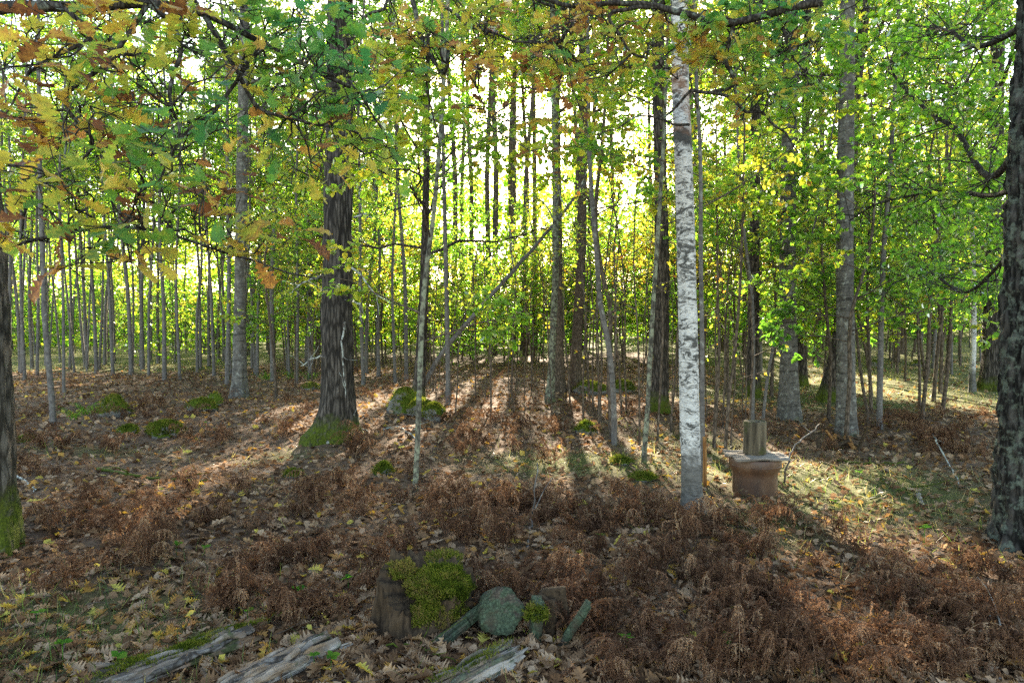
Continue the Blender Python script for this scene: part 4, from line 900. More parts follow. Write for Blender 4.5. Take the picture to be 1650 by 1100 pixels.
# ------------------------------------------------------------------ foreground stumps and rotting logs
def ragged_log(L, r, seed, flat=.8, n=(80, 96), rough=.2, hollow=0.0, taper=.0, jag=.12, rec=.03):
    """a decayed log along x with fibrous sides and broken ends"""
    s = np.linspace(-.5, .5, n[0]); th = np.arange(n[1]) * 2 * np.pi / n[1]; Sg, T = np.meshgrid(s, th, indexing='ij')
    fib = 1.1 - 2.4 * np.abs(fbm(np.stack([Sg * L * 2.5, np.cos(T) * 6, np.sin(T) * 6], -1), 4, seed)) + .5 * fbm(np.stack([Sg * L * 5, np.cos(T) * 16, np.sin(T) * 16], -1), 2, seed + 3); big = fbm(np.stack([Sg * 2.2, np.cos(T) * 1.3, np.sin(T) * 1.3], -1), 2, seed + 7)
    rr = r * (1 + taper * Sg) * (1 + rough * fib + .22 * big); X = Sg * L + jag * L * np.sign(Sg) * (np.abs(Sg) * 2) ** 6 * fbm(np.stack([np.cos(T) * 4, np.sin(T) * 4, Sg], -1), 3, seed + 9) * .5
    V = np.stack([X, rr * np.cos(T), rr * np.sin(T) * flat], -1); k = n[1]
    caps = []
    for e in (0, n[0] - 1):                                          # recessed rough ends
        c = V[e].mean(0)
        for q in (.75, .4): 
            ring = c + (V[e] - c) * q; ring[:, 0] -= np.sign(s[e]) * (.3 * rec + rec * vnoise(np.stack([ring[:, 1] * 40, ring[:, 2] * 40, ring[:, 0] * 0 + seed], -1), 5)); caps.append((e, ring))
    P = V.reshape(-1, 3); i, j = np.meshgrid(np.arange(n[0] - 1), np.arange(k), indexing='ij'); j2 = (j + 1) % k
    f = [np.stack([i * k + j, i * k + j2, (i + 1) * k + j2, (i + 1) * k + j], -1).reshape(-1, 4)]; f3 = []
    jj = np.arange(k); j3 = (jj + 1) % k; base = len(P); allv = [P]
    for e, sgn in ((0, 0), (n[0] - 1, 1)):
        r1, r2 = [c[1] for c in caps if c[0] == e]; ctr = r2.mean(0)[None]; allv += [r1, r2, ctr]
        A, B1, C1 = e * k, base, base + k
        q1 = np.stack([A + jj, B1 + jj, B1 + j3, A + j3], -1); q2 = np.stack([B1 + jj, C1 + jj, C1 + j3, B1 + j3], -1); t = np.stack([C1 + jj, np.full(k, base + 2 * k), C1 + j3], -1)
        f += [q1, q2]; f3.append(t); base += 2 * k + 1
    b = Buf(); b.add(np.concatenate(allv), np.concatenate(f3), np.concatenate(f)); return b, P
def ground_pt(px, py, dz=0.0): p = gp(px, py); p[2] += dz; return p

def stump():
    p = gp(672, 1032); s = p[1] / F; base = p + np.array([0, .24, 0]); base[2] = Hf(base[0], base[1])
    o = thing('tree_stump', 'rotten stump with broken dark wood and thick yellow green moss on top', 'stump', base)
    k = 120; n = 34; th = np.arange(k) * 2 * np.pi / k; zz = np.linspace(-.08, 1, n); T, Z = np.meshgrid(th, zz)
    rx, ry = 76 * s, .23; top = .205 + .07 * fbm(np.stack([np.cos(T) * 5, np.sin(T) * 5, 0 * T], -1), 4, 5) - .04 * np.cos(T) + .05 * np.sin(T)
    fib = fbm(np.stack([np.cos(T) * 7, np.sin(T) * 7, Z * .7], -1), 4, 8); gap = np.exp(-((T - 4.75) / .16) ** 2) * .3
    rr = 1 + .16 * fbm(np.stack([np.cos(T) * 1.6, np.sin(T) * 1.6, Z * .5], -1), 2, 15) + .10 * fib + .07 * (1 - 2 * np.abs(fbm(np.stack([np.cos(T) * 15, np.sin(T) * 15, Z * 1.1], -1), 3, 12))) - gap * Z.clip(0, 1) + .1 * (1 - Z.clip(0, 1)) ** 2
    V = np.stack([rx * rr * np.cos(T), ry * rr * np.sin(T), Z * top], -1); P = V.reshape(-1, 3)
    i, j = np.meshgrid(np.arange(n - 1), np.arange(k), indexing='ij'); j2 = (j + 1) % k
    b = Buf(); b.add(P, None, np.stack([i * k + j, i * k + j2, (i + 1) * k + j2, (i + 1) * k + j], -1).reshape(-1, 4))
    inner = V[-1] * np.array([.6, .6, .9]); b.add(np.concatenate([V[-1], inner, inner.mean(0)[None] - [0, 0, .02]]), np.stack([np.arange(k) + k, (np.arange(k) + 1) % k + k, np.full(k, 2 * k)], -1),
          np.stack([np.arange(k), (np.arange(k) + 1) % k, (np.arange(k) + 1) % k + k, np.arange(k) + k], -1))
    link('wood', b.mesh('wood', M['rotten'], True), o)
    for q_ in (6, 7):                                            # torn upright splinters on the rim
        a_ = [3.3, 3.7, 4.1, 4.45, 5.0, 5.4, 3.0, 2.6, 5.9][q_]; v, f = slab(.12 + .03 * (q_ % 3), .035 + .01 * (q_ % 2), .016, 640 + q_, (12, 5), .006, -.7); bb = Buf(); bb.add(v, None, f)
        w_ = link('splinter', bb.mesh('splinter', M['rotten']), o, (rx * .97 * math.cos(a_), ry * .97 * math.sin(a_), .17 + .02 * (q_ % 3))); w_.rotation_euler = (0, -math.radians(84), a_ + .3 * (-1) ** q_)
    rs = R(600)                                                     # moss cushions as swollen caps
    for kx, (cx, cy_, cz, ax, ay, az, cnt, hue, nm) in enumerate([(.09, .0, .19, .165, .18, .095, 15000, .5, 'moss'), (-.13, .04, .255, .075, .09, .05, 4000, .8, 'moss'), (.07, -.165, .07, .14, .055, .10, 7000, .85, 'moss'), (.165, -.10, .10, .075, .085, .10, 4500, .6, 'moss')]):
        u = unit(rs.normal(0, 1, (4000, 3))); u[:, 2] = np.abs(u[:, 2]) * 1.1 - .15
        Q = u * np.array([ax, ay, az]) * (1 + .28 * fbm(u * 2.6 + kx, 3, 61) + .16 * fbm(u * 8 + kx, 2, 62))[:, None] + np.array([cx, cy_, cz])
        bb = Buf(); uu = np.linspace(0, np.pi * .62, 14); vv = np.arange(28) * 2 * np.pi / 28; U, Vv = np.meshgrid(uu, vv, indexing='ij')
        D = np.stack([np.sin(U) * np.cos(Vv), np.sin(U) * np.sin(Vv), np.cos(U)], -1); W = D * np.array([ax, ay, az]) * (1 + .28 * fbm(D * 2.6 + kx, 3, 61))[..., None] * .9 + np.array([cx, cy_, cz])
        i, j = np.meshgrid(np.arange(13), np.arange(28), indexing='ij'); j2 = (j + 1) % 28
        bb.add(W.reshape(-1, 3), None, np.stack([i * 28 + j, (i + 1) * 28 + j, (i + 1) * 28 + j2, i * 28 + j2], -1).reshape(-1, 4), .25)
        t = moss_tufts(Q, rs, cnt, .0135, -1, (hue, .2), np.array([cx, cy_, cz - .05]), 1.0)
        bb.add(np.concatenate(t.v), np.concatenate(t.f3), None, np.concatenate(t.r))
        link(nm, bb.mesh(nm, M['moss']), o, kind='stuff')
stump()
def small_cut_stump():
    p = gp(712, 965); base = p + np.array([0, .12, 0]); base[2] = Hf(base[0], base[1]); s = p[1] / F
    o = thing('tree_stump', 'small cut stump with a mossy grey green top behind the rotten mossy stump', 'stump', base)
    r = 27 * s; h = .20; v, f = lathe([(r * 1.15, -.05), (r * 1.02, h * .4), (r, h * .9), (r * .95, h), (r * .8, h + .004), (r * .5, h + .004), (r * .25, h + .003), (0.001, h)], 36, 4, .07)
    b = Buf(); b.add(v, None, f); link('wood', b.mesh('wood', M['cut_green'], True), o)
    link('moss', moss_tufts(v, R(605), 1800, .02, h * .75, (.6, .2)).mesh('moss', M['moss']), o, kind='stuff')
small_cut_stump()

def lay_log(name, label, cat, c, L, r, yaw, pitch, mat, seed, flat=.8, roll=0.0, moss=0, endmat=None, **kw):
    o = thing(name, label, cat, c); o.rotation_euler = (roll, -pitch, yaw)
    b, P = ragged_log(L, r, seed, flat, **kw); link('wood', b.mesh('wood', M[mat], True), o)
    if moss: link('moss', moss_tufts(P[(P[:, 1] > -.03)], R(seed + 1), moss, .017, r * flat * .35, (.5, .2)).mesh('moss', M['moss']), o, kind='stuff')
    return o
def rotten_log(label, a_px, b_px, width, seed, core, strips, moss=0, n=12, flat=.5):
    """a half buried log: decayed core with torn strips of wood over it"""
    rs = R(seed); a, b_ = gp(*a_px), gp(*b_px); c = (a + b_) / 2; L = float(np.linalg.norm((b_ - a)[:2])); c[2] = Hf(c[0], c[1]) + .015
    o = thing('rotting_log', label, 'log', c, math.atan2(b_[1] - a[1], b_[0] - a[0]))
    b, P = ragged_log(L * .93, width * .42, seed, flat, rough=.2, jag=.3); link('core', b.mesh('core', M[core], True), o)
    for k in range(n):
        v = (k + .5) / n * 1.8 - .9 + rs.normal(0, .06); l = L * rs.uniform(.35, .95); x0 = rs.uniform(-.5, .5) * (L - l); w = width * rs.uniform(.10, .24)
        vv, f = slab(l, w, rs.uniform(.014, .03), seed * 3 + k, (30, 7), .009, rs.uniform(-.6, .6)); vv[:, 2] += .012 * fbm(np.stack([vv[:, 0] * 7, vv[:, 1] * 3, 0 * vv[:, 0] + k], -1), 2, seed)
        bb = Buf(); bb.add(vv, None, f); q = link('strip', bb.mesh('strip', M[strips[k % len(strips)]]), o, (x0, v * width * .46, width * .40 * flat * math.sqrt(max(1 - v * v, .03)) + rs.uniform(.0, .012)))
        q.rotation_euler = (-v * 1.0 + rs.normal(0, .25), rs.normal(0, .035), rs.normal(0, .045))
    if moss:
        for cx, cy_, sx, sy in ((-.3, .2, .14, .3), (.25, .35, .2, .2), (.05, -.1, .1, .15)):
            m = moss // 3; Q = np.stack([(cx + rs.normal(0, sx, 900)) * L * .9, (cy_ + rs.normal(0, sy, 900)) * width * .5, 0 * np.zeros(900)], -1); Q[:, 2] = width * .43 * flat * np.sqrt(np.clip(1 - (Q[:, 1] / (width * .5)) ** 2, .02, 1)) + .012 + .015 * np.exp(-((Q[:, 0] - cx * L) / (sx * L)) ** 2)
            link('moss', moss_tufts(Q, rs, m, .013, -1, (.45, .22), np.array([0, 0, -.3])).mesh('moss', M['moss']), o, kind='stuff')
    return o
rotten_log('grey weathered log with green moss along its upper side lying in the grass', (160, 1118), (405, 1030), .21, 611, 'log_grey', ['log_grey', 'log_grey', 'dead_wood'], 5400, 12)
rotten_log('splintered grey and brown log with pale torn fibres and no moss', (350, 1140), (535, 1046), .20, 613, 'log_brown', ['log_brown', 'log_grey', 'log_brown', 'dead_wood'], 0, 15, .42)
rotten_log('short split log end with blue green lichen and a long crack', (690, 1140), (828, 1062), .17, 615, 'log_brown', ['log_green', 'log_green', 'log_grey'], 900, 6, .75)
p = gp(790, 1032); c = p + np.array([.03, .14, .0]); c[2] = Hf(c[0], c[1]) + .085
o = lay_log('cut_log', 'cut log end covered with dark green lichen beside the mossy stump', 'log', c, .30, .112, math.radians(98), math.radians(-27), 'cut_green', 617, .98, 0, 0, rough=.03, jag=.02, rec=.012)
p = gp(735, 1030); c = p.copy(); c[2] += .05
lay_log('broken_slab', 'grey green slab of broken wood leaning between stump and cut log', 'wood', c, .3, .035, math.radians(35), math.radians(24), 'cut_green', 619, .6, 0, 0, rough=.2)
def right_stump():
    p = gp(895, 1050); base = p + np.array([0, .12, 0]); base[2] = Hf(base[0], base[1])
    o = thing('tree_stump', 'hollow broken stump with a leaning grey shard half hidden under brown bracken', 'stump', base)
    for k, (dx, dy, L, W, T, tilt, yaw, mat) in enumerate([(-.09, -.02, .26, .085, .05, 84, 10, 'cut_green'), (.10, -.03, .27, .07, .03, 58, -8, 'cut_green'), (.0, .13, .24, .16, .04, 86, 90, 'rotten'), (-.03, .07, .22, .10, .04, 80, 60, 'rotten')]):
        v, f = slab(L, W, T, 95 + k, (18, 8), .008, -.3); b = Buf(); b.add(v, None, f)
        q = link('shard', b.mesh('shard', M[mat]), o, (dx, dy, .09)); q.rotation_euler = (0, -math.radians(tilt), math.radians(yaw))
    rs = R(622); u = unit(rs.normal(0, 1, (500, 3))); u[:, 2] = np.abs(u[:, 2]); Q = u * np.array([.045, .045, .06]) + np.array([-.09, -.03, .13])
    link('moss', moss_tufts(Q, rs, 1600, .018, -1, (.6, .2)).mesh('moss', M['moss']), o, kind='stuff')
right_stump()
def root_plate():
    p = gp(1362, 722); o = thing('root_plate', 'small torn root clump with reddish splinters in front of the straight grey aspen', 'roots', p)
    rs = R(630)
    for k in range(16):
        a = rs.uniform(0, 3.14); L = rs.uniform(.12, .38); v, f = slab(L, rs.uniform(.03, .07), .015, 700 + k, (10, 5), .006, -.5); b = Buf(); b.add(v, None, f)
        q = link('splinter', b.mesh('splinter', M['bark_orange' if k % 3 == 0 else 'rotten']), o, (rs.normal(0, .16), rs.normal(0, .07), rs.uniform(.02, .16))); q.rotation_euler = (rs.uniform(-.5, .5), -rs.uniform(.2, 1.3), a)
root_plate()
b = Buf(); P = np.array([[0, -.03, .02], [.0, -.028, .25], [-.004, -.026, .5]]); tube(b, spline(P, 8), np.linspace(.022, .018, 8), 8)
o = link('peeled_bark', b.mesh('peeled_bark', M['bark_orange'], True), peel_stem[0]); o['label'] = 'orange strip of peeled wood low on the thin stem'

# sticks on the ground
def stick(label, pts, r, mat='lichen_stick', seed=0, kids=2, cat='stick', raise_=.02, name='fallen_branch'):
    rs = R(700 + seed); P = []
    for q in pts:
        p = gp(q[0], q[1]) if len(q) == 2 else at(q[0], q[1], q[2])
        if len(q) == 2: p[2] += raise_
        P.append(p)
    base = P[0].copy(); Q = spline(np.array(P) - base, 16); Q[1:-1] += rs.normal(0, .008, Q[1:-1].shape); tb = [(Q, np.linspace(r, r * .45, 16), 0)]
    for k in range(kids):
        i = rs.integers(5, 14); d = unit(unit(Q[i + 1] - Q[i]) + rs.normal(0, .8, 3) * np.array([1, 1, .35])); q = [Q[i]]
        for j in range(4): d = unit(d + rs.normal(0, .2, 3)); q.append(q[-1] + d * rs.uniform(.05, .12))
        tb.append((np.array(q), np.linspace(r * .5, r * .2, 5), 1))
    b = Buf()
    for pts_, rad, lvl in tb: tube(b, pts_, rad, 8 if lvl == 0 else 5)
    o = link(name, b.mesh(name, M[mat], True), None, base); return tag(o, label, cat)
stick('pale lichened branch lying against the mossy foot of the big oak', [(528, 716), (552, 702), (573, 692, 9.0), (578, 672, 9.15)], .025, seed=1)
stick('short dead branch on the litter right of the big oak', [(575, 692), (592, 696)], .016, seed=2, kids=0)
stick('forked pale branch on the litter before the mossy boulders', [(618, 694), (640, 690), (662, 702), (672, 712)], .014, seed=3)
stick('long dark stick lying across the litter before the low moss hump', [(158, 758), (225, 770), (285, 776), (345, 775)], .02, 'bark_dark', 4, 3)
stick('bare grey branch propped up in the sunny grass right of the root clump', [(1500, 700), (1512, 715, 8.0), (1530, 745, 7.6), (1545, 785)], .012, seed=5)
stick('forked dark branch lying in the grass right of the clay pipe', [(1402, 806), (1432, 798), (1462, 790), (1495, 787)], .014, 'bark_dark', 6, 4)
stick('short pale barkless stick in the grass beside the forked dark branch', [(1478, 800), (1484, 812), (1489, 818)], .02, 'board', 7, 0)
stick('thin bent stem leaning beside the clay pipe towards the aspen', [(1263, 782), (1270, 745, 6.6), (1285, 715, 6.9), (1320, 683, 7.4)], .010, 'bark_thin', 8, 1)
stick('slender branch lying between aspen and root clump', [(1400, 740), (1420, 770), (1430, 790)], .012, 'bark_dark', 9, 3)
stick('low straight stick in the shade behind the root clump', [(1345, 742), (1390, 748), (1465, 750)], .014, 'bark_dark', 10, 0)
stick('dead sapling stem standing bare among the front bracken', [(850, 888), (856, 840, 5.3), (861, 790, 5.3), (866, 745, 5.35)], .010, 'bark_thin', 11, 1)
stick('pale forked stick beside the dark mossy trunk', [(28, 770), (45, 782), (58, 792)], .012, seed=12)
stick('grey twisted twig among the dark bracken at the front', [(1612, 1100), (1606, 1060, 3.4), (1613, 1020, 3.5), (1605, 985, 3.6)], .007, 'lichen_stick', 13, 3)
stick('thin dark twig lying between the mossy stump and the split log', [(622, 1046), (668, 1048), (700, 1060), (735, 1075)], .006, 'bark_dark', 14, 3)

# ------------------------------------------------------------------ dead bracken
def frond(seed, L, start, droop, npin, nleaf, lod=1, sagk=1.0):
    rs = R(seed); b = Buf(); n = 14; t = np.linspace(0, 1, n + 1); ang = math.radians(start) - math.radians(droop) * t ** 1.9
    st = np.stack([np.cos(ang), .12 * rs.normal(0, 1) * t + 0 * t, np.sin(ang)], -1); P = np.concatenate([[np.zeros(3)], np.cumsum(st[:-1] * L / n, 0)]); P[:, 1] += .02 * np.sin(t * 7 + rs.uniform(0, 6)) * t
    tube(b, P, np.linspace(.0032, .001, n + 1), 4, .75, False); tan = unit(np.gradient(P, axis=0)); side0 = unit(np.cross(tan, UP + 1e-3))
    qp, qd, qn, qs, qr = [], [], [], [], []
    for tp in np.linspace(.22, .98, npin):
        i = min(int(tp * n), n - 1); p = P[i] + (P[i + 1] - P[i]) * (tp * n - i); prof = (1 - ((tp - .22) / .78)) ** .75; pl = L * .27 * prof * rs.uniform(.75, 1.15) + .015
        hue = rs.normal(.5, .2)
        for sg in (-1, 1):
            if rs.random() < .08: continue
            d = unit(side0[i] * sg + tan[i] * .45 + rs.normal(0, .22, 3)); m = max(3, int(nleaf * (.35 + .65 * prof))); seg = pl / m; q = p.copy(); sag = sagk * rs.uniform(.25, .75) * 9 / m
            pts = [q]
            for k in range(m): d = unit(d - UP * sag + rs.normal(0, .10, 3)); q = q + d * seg; pts.append(q)
            pts = np.array(pts); dd = np.diff(pts, axis=0)
            tube(b, pts[::2] if len(pts) > 4 else pts, .0011, 3, hue + .1, False)
            sv = unit(np.cross(dd, rs.normal(0, .5, 3) + UP))
            for k in range(m):
                w = pl * .12 * (1 - .7 * k / m) + .005
                for s2 in (-1, 1):
                    qp.append(pts[k] + dd[k] * .5); qd.append(sv[k] * s2 + unit(dd[k]) * .5 + rs.normal(0, .28, 3)); qn.append(rs.normal(0, .8, 3) + UP); qs.append(w * rs.uniform(.7, 1.3)); qr.append(hue + rs.normal(0, .1))
    tm = []
    for k in range(4):
        c = .1 + .16 * k; V = np.array([[0, 0, 0], [.35, .22, c * .4], [.4, -.22, c * .5], [.72, .15, -c * .3], [.78, -.13, -c * .2], [1, 0, -c]]); tm.append((V, np.array([[0, 2, 1], [1, 2, 4], [1, 4, 3], [3, 4, 5]])))
    if lod == 0: tm = KITE
    scatter(b, tm, np.array(qp), frame_mats(np.array(qd), np.array(qn)), np.array(qs), np.clip(np.array(qr), 0, 1), rs)
    return b
FROND = [frond(800 + k, [.62, .72, .55, .8, .66, .5, .7, .6, .75, .58][k], [86, 80, 74, 84, 68, 78, 88, 60, 74, 45][k], [205, 185, 175, 215, 150, 190, 220, 110, 200, 70][k], 15, 16, 1, [1, 1, .6, 1.2, .3, 1, 1.2, .2, .8, .12][k]).mesh('frond', M['fern']) for k in range(10)]
FROND_LOW = [frond(830 + k, [.6, .7, .5, .65][k], [75, 62, 50, 80][k], [170, 140, 110, 190][k], 8, 4, 0) for k in range(4)]

BAN = [(gp(672, 1032)[:2], .42), (gp(785, 1045)[:2], .34), (gp(712, 960)[:2], .2), (gp(290, 1080)[:2], .55), (gp(440, 1090)[:2], .5), (gp(770, 1100)[:2], .35), (gp(895, 1050)[:2], .22), ((pb[0], pb[1] - .3), .56), ((lb[0], lb[1]), .4), ((rb[0], rb[1]), .4), ((ob[0], ob[1]), .5), (gp(1116, 838)[:2], .18), (gp(256, 700)[:2], .45), (gp(617, 762)[:2], .28), (gp(668, 803)[:2], .1), (gp(660, 660)[:2], .6)]
def fern_density(x, y):
    d = .55 + .95 * n2(x, y, .62, 33) + .4 * n2(x, y, 1.7, 35)
    return d - 1.1 * np.clip(grass_mask(x, y), 0, 1) * (y < 30)
rs = R(901); spots = []
CL = [(300, 840, 3), (270, 810, 2), (330, 800, 2), (420, 790, 2), (90, 840, 2), (130, 850, 2), (120, 720, 2), (170, 725, 1), (320, 710, 2), (345, 700, 2), (410, 700, 1), (440, 690, 1), (510, 790, 2), (560, 790, 2), (590, 820, 2), (620, 800, 1), (530, 890, 3), (510, 900, 1), (365, 960, 3), (390, 920, 2), (340, 930, 1), (480, 980, 2), (500, 1000, 1), (660, 920, 1), (730, 800, 2), (760, 850, 2), (700, 860, 2), (810, 880, 2), (820, 815, 3), (860, 830, 3), (900, 830, 3), (930, 845, 2), (780, 810, 2), (860, 960, 3), (900, 950, 3), (930, 980, 3), (960, 1000, 2), (860, 1000, 1), (1010, 830, 2), (1050, 830, 2), (1000, 880, 2), (1030, 920, 3), (1060, 915, 2), (1020, 1030, 2), (1060, 1040, 2), (1150, 850, 2), (1180, 870, 2), (1130, 880, 2), (1200, 900, 2), (1150, 930, 3), (1200, 960, 3), (1240, 1000, 3), (1300, 1020, 3), (1180, 1000, 2), (1250, 1060, 2), (1100, 1010, 2), (1120, 1080, 2), (1180, 1080, 2), (1380, 1030, 3), (1440, 950, 3), (1480, 990, 3), (1530, 960, 3), (1580, 1000, 3), (1620, 960, 2), (1630, 1040, 3), (1560, 1060, 3), (1470, 1060, 3), (1420, 1080, 2), (1330, 1090, 2), (1600, 930, 2), (1190, 830, 2), (1220, 830, 2), (1250, 840, 1), (1340, 860, 1), (1280, 840, 1), (990, 1090, 1), (960, 1080, 2),
      (1470, 690, 3), (1520, 700, 3), (1560, 690, 2), (1500, 670, 3), (1560, 660, 3), (1580, 720, 2), (1450, 710, 2), (1420, 670, 2), (740, 670, 2), (780, 665, 2), (830, 680, 3), (870, 690, 3), (920, 690, 2), (760, 700, 2), (800, 720, 2), (600, 720, 2), (640, 720, 2), (720, 720, 1), (860, 720, 1), (230, 660, 2), (260, 655, 3), (290, 660, 2), (60, 760, 1), (90, 750, 2), (150, 800, 1), (210, 800, 1), (430, 860, 1), (240, 900, 2), (100, 950, 1), (590, 960, 1), (200, 880, 2), (460, 830, 2), (650, 770, 1)]
for px, py, n in CL:
    g = gp(px, py + 8)
    for k in range(n): spots.append((g[0] + rs.normal(0, .02 * g[1] + .03), g[1] + rs.normal(0, .03 * g[1]), rs.uniform(.75, 1.2)))
def banned(x, y): return any((x - c[0]) ** 2 + (y - c[1]) ** 2 < r * r for c, r in BAN)
spots = [s for s in spots if not banned(s[0], s[1])]
tries = 0
while len(spots) < 262 and tries < 20000:
    tries += 1; y = 3.1 + 11 * rs.random() ** 1.4; x = rs.uniform(-.8, .8) * y
    if banned(x, y) or float(fern_density(np.array([x]), np.array([y]))[0]) < rs.uniform(.2, 1.1): continue
    if any((x - s[0]) ** 2 + (y - s[1]) ** 2 < (.05 * y) ** 2 for s in spots): continue
    spots.append((x, y, rs.uniform(.5, .85)))
spots = spots[:299]
LAND = [((pb[0], pb[1]), 1.0, 'brown withered bracken clump beside the clay pipe', 'bracken by the clay pipe'), ((gp(1116, 838)[0], gp(1116, 838)[1]), 1.0, 'brown withered bracken clump at the foot of the white birch', 'bracken by the birch'),
        ((gp(672, 1000)[0], gp(672, 1000)[1]), .9, 'brown withered bracken clump near the mossy stump', 'bracken by the mossy stump'), ((gp(895, 1050)[0], gp(895, 1050)[1]), .7, 'brown withered bracken clump drooping round the hollow stump', 'bracken by the hollow stump'), ((lb[0], lb[1]), 1.3, 'brown withered bracken clump beside the dark mossy trunk', 'bracken by the mossy trunk'), ((rb[0], rb[1]), 1.5, 'dark withered bracken clump beside the trunk with cracked bark', 'bracken by the cracked trunk'), ((ob[0], ob[1]), 1.8, 'brown withered bracken clump near the foot of the big oak', 'bracken by the big oak')]
for q_, r_, t_ in [((668, 803), .9, 'around the lichen coated sapling'), ((300, 1060), 1.0, 'behind the rotting logs'), ((256, 700), 1.3, 'beside the low bright green moss hump'), ((670, 668), 1.5, 'before the angular boulder'), ((240, 772), 1.0, 'along the long dark stick'), ((850, 888), .8, 'around the bare standing dead stem'), ((617, 766), .8, 'near the little dark green mossy stone'), ((1450, 795), 1.0, 'near the forked dark branch'), ((945, 698), 1.2, 'near the small mossy stone in the glade'), ((330, 665), 1.2, 'around the half buried mossy stone'), ((1037, 746), .8, 'around the pale thin sapling')]:
    g_ = gp(*q_); LAND.insert(0, ((g_[0], g_[1]), r_, 'brown withered bracken clump ' + t_, 'bracken ' + t_))
for x, y, s in spots:
    lab, grp = 'brown withered bracken clump drooping over the fallen leaves', 'withered bracken on the open litter'
    if y > 8.5 and x > 4: lab, grp = 'brown withered bracken clump at the edge of the mossy clearing', 'bracken at the clearing edge'
    for c, r, a, g in LAND:
        if (x - c[0]) ** 2 + (y - c[1]) ** 2 < r * r: lab, grp = a, g
    size_ = 'small' if s < .72 else ('large' if s > 1.0 else 'medium sized'); lab = size_ + ' ' + lab; grp = size_ + ' ' + grp
    o = thing('bracken', lab, 'fern', (x, y, Hf(x, y) - .01), rs.uniform(0, 6.28), grp, s * .62)
    o.scale = (s * .62 * rs.uniform(.85, 1.2), s * .62 * rs.uniform(.85, 1.2), s * .62 * rs.uniform(.75, 1.3)); o.rotation_euler.x = rs.normal(0, .12); o.rotation_euler.y = rs.normal(0, .12)
    n = rs.integers(5, 9) if y < 9 else rs.integers(4, 7)
    for k in range(n):
        q = link('frond', FROND[rs.choice(10, p=[.13, .12, .12, .13, .05, .13, .13, .05, .11, .03])], o, (rs.normal(0, .07), rs.normal(0, .07), 0), k * 6.28 / n + rs.normal(0, .5), rs.uniform(.65, 1.1)); q.rotation_euler.x = rs.normal(0, .2)
# the many smaller ferns beyond: one mass
def far_ferns():
    rs = R(910); b = Buf(); k = 0
    while k < 215:
        y = rs.uniform(9, 26); x = rs.uniform(-.8, .8) * y
        if float(fern_density(np.array([x]), np.array([y]))[0]) < rs.uniform(.1, .9) or banned(x, y): continue
        k += 1; src = FROND_LOW[rs.integers(4)]; v = np.concatenate(src.v); a = rs.uniform(0, 6.28)
        for j in range(3):
            aa = a + j * 2.1 + rs.normal(0, .4); s = rs.uniform(.5, .95); c, s_ = math.cos(aa) * s, math.sin(aa) * s
            w = np.stack([v[:, 0] * c - v[:, 1] * s_ + x, v[:, 0] * s_ + v[:, 1] * c + y, v[:, 2] * s + Hf(x, y)], -1)
            b.add(w, np.concatenate(src.f3), np.concatenate(src.f4), np.clip(np.concatenate(src.r) + rs.normal(0, .12), 0, 1))
    o = link('dead_bracken_cover', b.mesh('dead_bracken_cover', M['fern'])); tag(o, 'far brown cover of dead bracken between the trees', 'ferns'); o['kind'] = 'stuff'
far_ferns()

# ------------------------------------------------------------------ leaf litter
def litter():
    rs = R(950); n = 43000; y = 2.7 + 23 * rs.random(n) ** 1.7; x = rs.uniform(-.84, .84, n) * y
    g = grass_mask(x, y); keep = rs.random(n) > .62 * np.clip(g, 0, 1); x, y, g = x[keep], y[keep], g[keep]; n = len(x)
    z = H(x, y) + rs.uniform(.004, .03, n); pos = np.stack([x, y, z], -1); mats = euler_mats(rs.uniform(0, 6.28, n), rs.normal(0, .32, n), rs.normal(0, .38, n))
    oak = rs.random(n) < .6; size = np.where(oak, rs.uniform(.06, .115, n), rs.uniform(.035, .068, n)) * (1 + .015 * y); rnd = np.clip(rs.normal(.46, .22, n) + .15 * n2(x, y, .8, 51) + np.where(rs.random(n) < .07, .45, 0), 0, 1)
    px, py, dep = pix(pos); vis = (px > 0) & (px < 1650) & (py < 1100); big = np.where(vis, size / dep, 0)
    order = np.argsort(-big); near = order[:298]; restm = np.ones(n, bool); restm[near] = False
    cache = {}
    for i in near:
        T = OAKDRY if oak[i] else OVALDRY; t = int(rs.integers(len(T))); hq = round(float(rnd[i]) * 9) / 9
        if (oak[i], t, hq) not in cache: b = Buf(); b.add(T[t][0] - np.array([.5, 0, 0]), T[t][1], None, hq); cache[(oak[i], t, hq)] = b.mesh('fallen_leaf', M['litter'], True)
        o = link('fallen_leaf', cache[(oak[i], t, hq)], ground); o.matrix_local = Matrix.LocRotScale(Vector(pos[i] + [0, 0, .012]), Matrix(mats[i].tolist()).to_quaternion(), Vector((size[i],) * 3))
    b = Buf(); cut = 7.0
    low_oak = [outline_leaf([0, .2, .38, .5, .68, .8, 1], [.01, .14, .1, .28, .15, .26, 0], .3, c, None, tw) for c, tw in ((.5, .3), (-.2, -.4), (.9, .1), (.2, .6))]
    low_ov = oval_templates(960, 4, .34, 4, 1.0); far_ov = [outline_leaf([0, .5, 1], [.05, .32, .0], .3, c, None, tw) for c, tw in ((.6, .5), (-.3, -.5), (.9, .2))]
    for T, m in ((OAKDRY, restm & oak & (y < 4.6)), (low_oak, restm & oak & (y >= 4.6) & (y < 8)), (low_ov, restm & ~oak & (y < 6.5)), (far_ov, restm & ((~oak & (y >= 6.5)) | (oak & (y >= 8))))):
        i = np.where(m)[0]; scatter(b, [(t[0] - np.array([.5, 0, 0]), t[1]) for t in T], pos[i], mats[i], size[i], rnd[i], rs)
    o = link('leaf_litter', b.mesh('leaf_litter', M['litter'])); tag(o, 'carpet of dry brown fallen leaves on the forest floor', 'leaves'); o['kind'] = 'stuff'
litter()
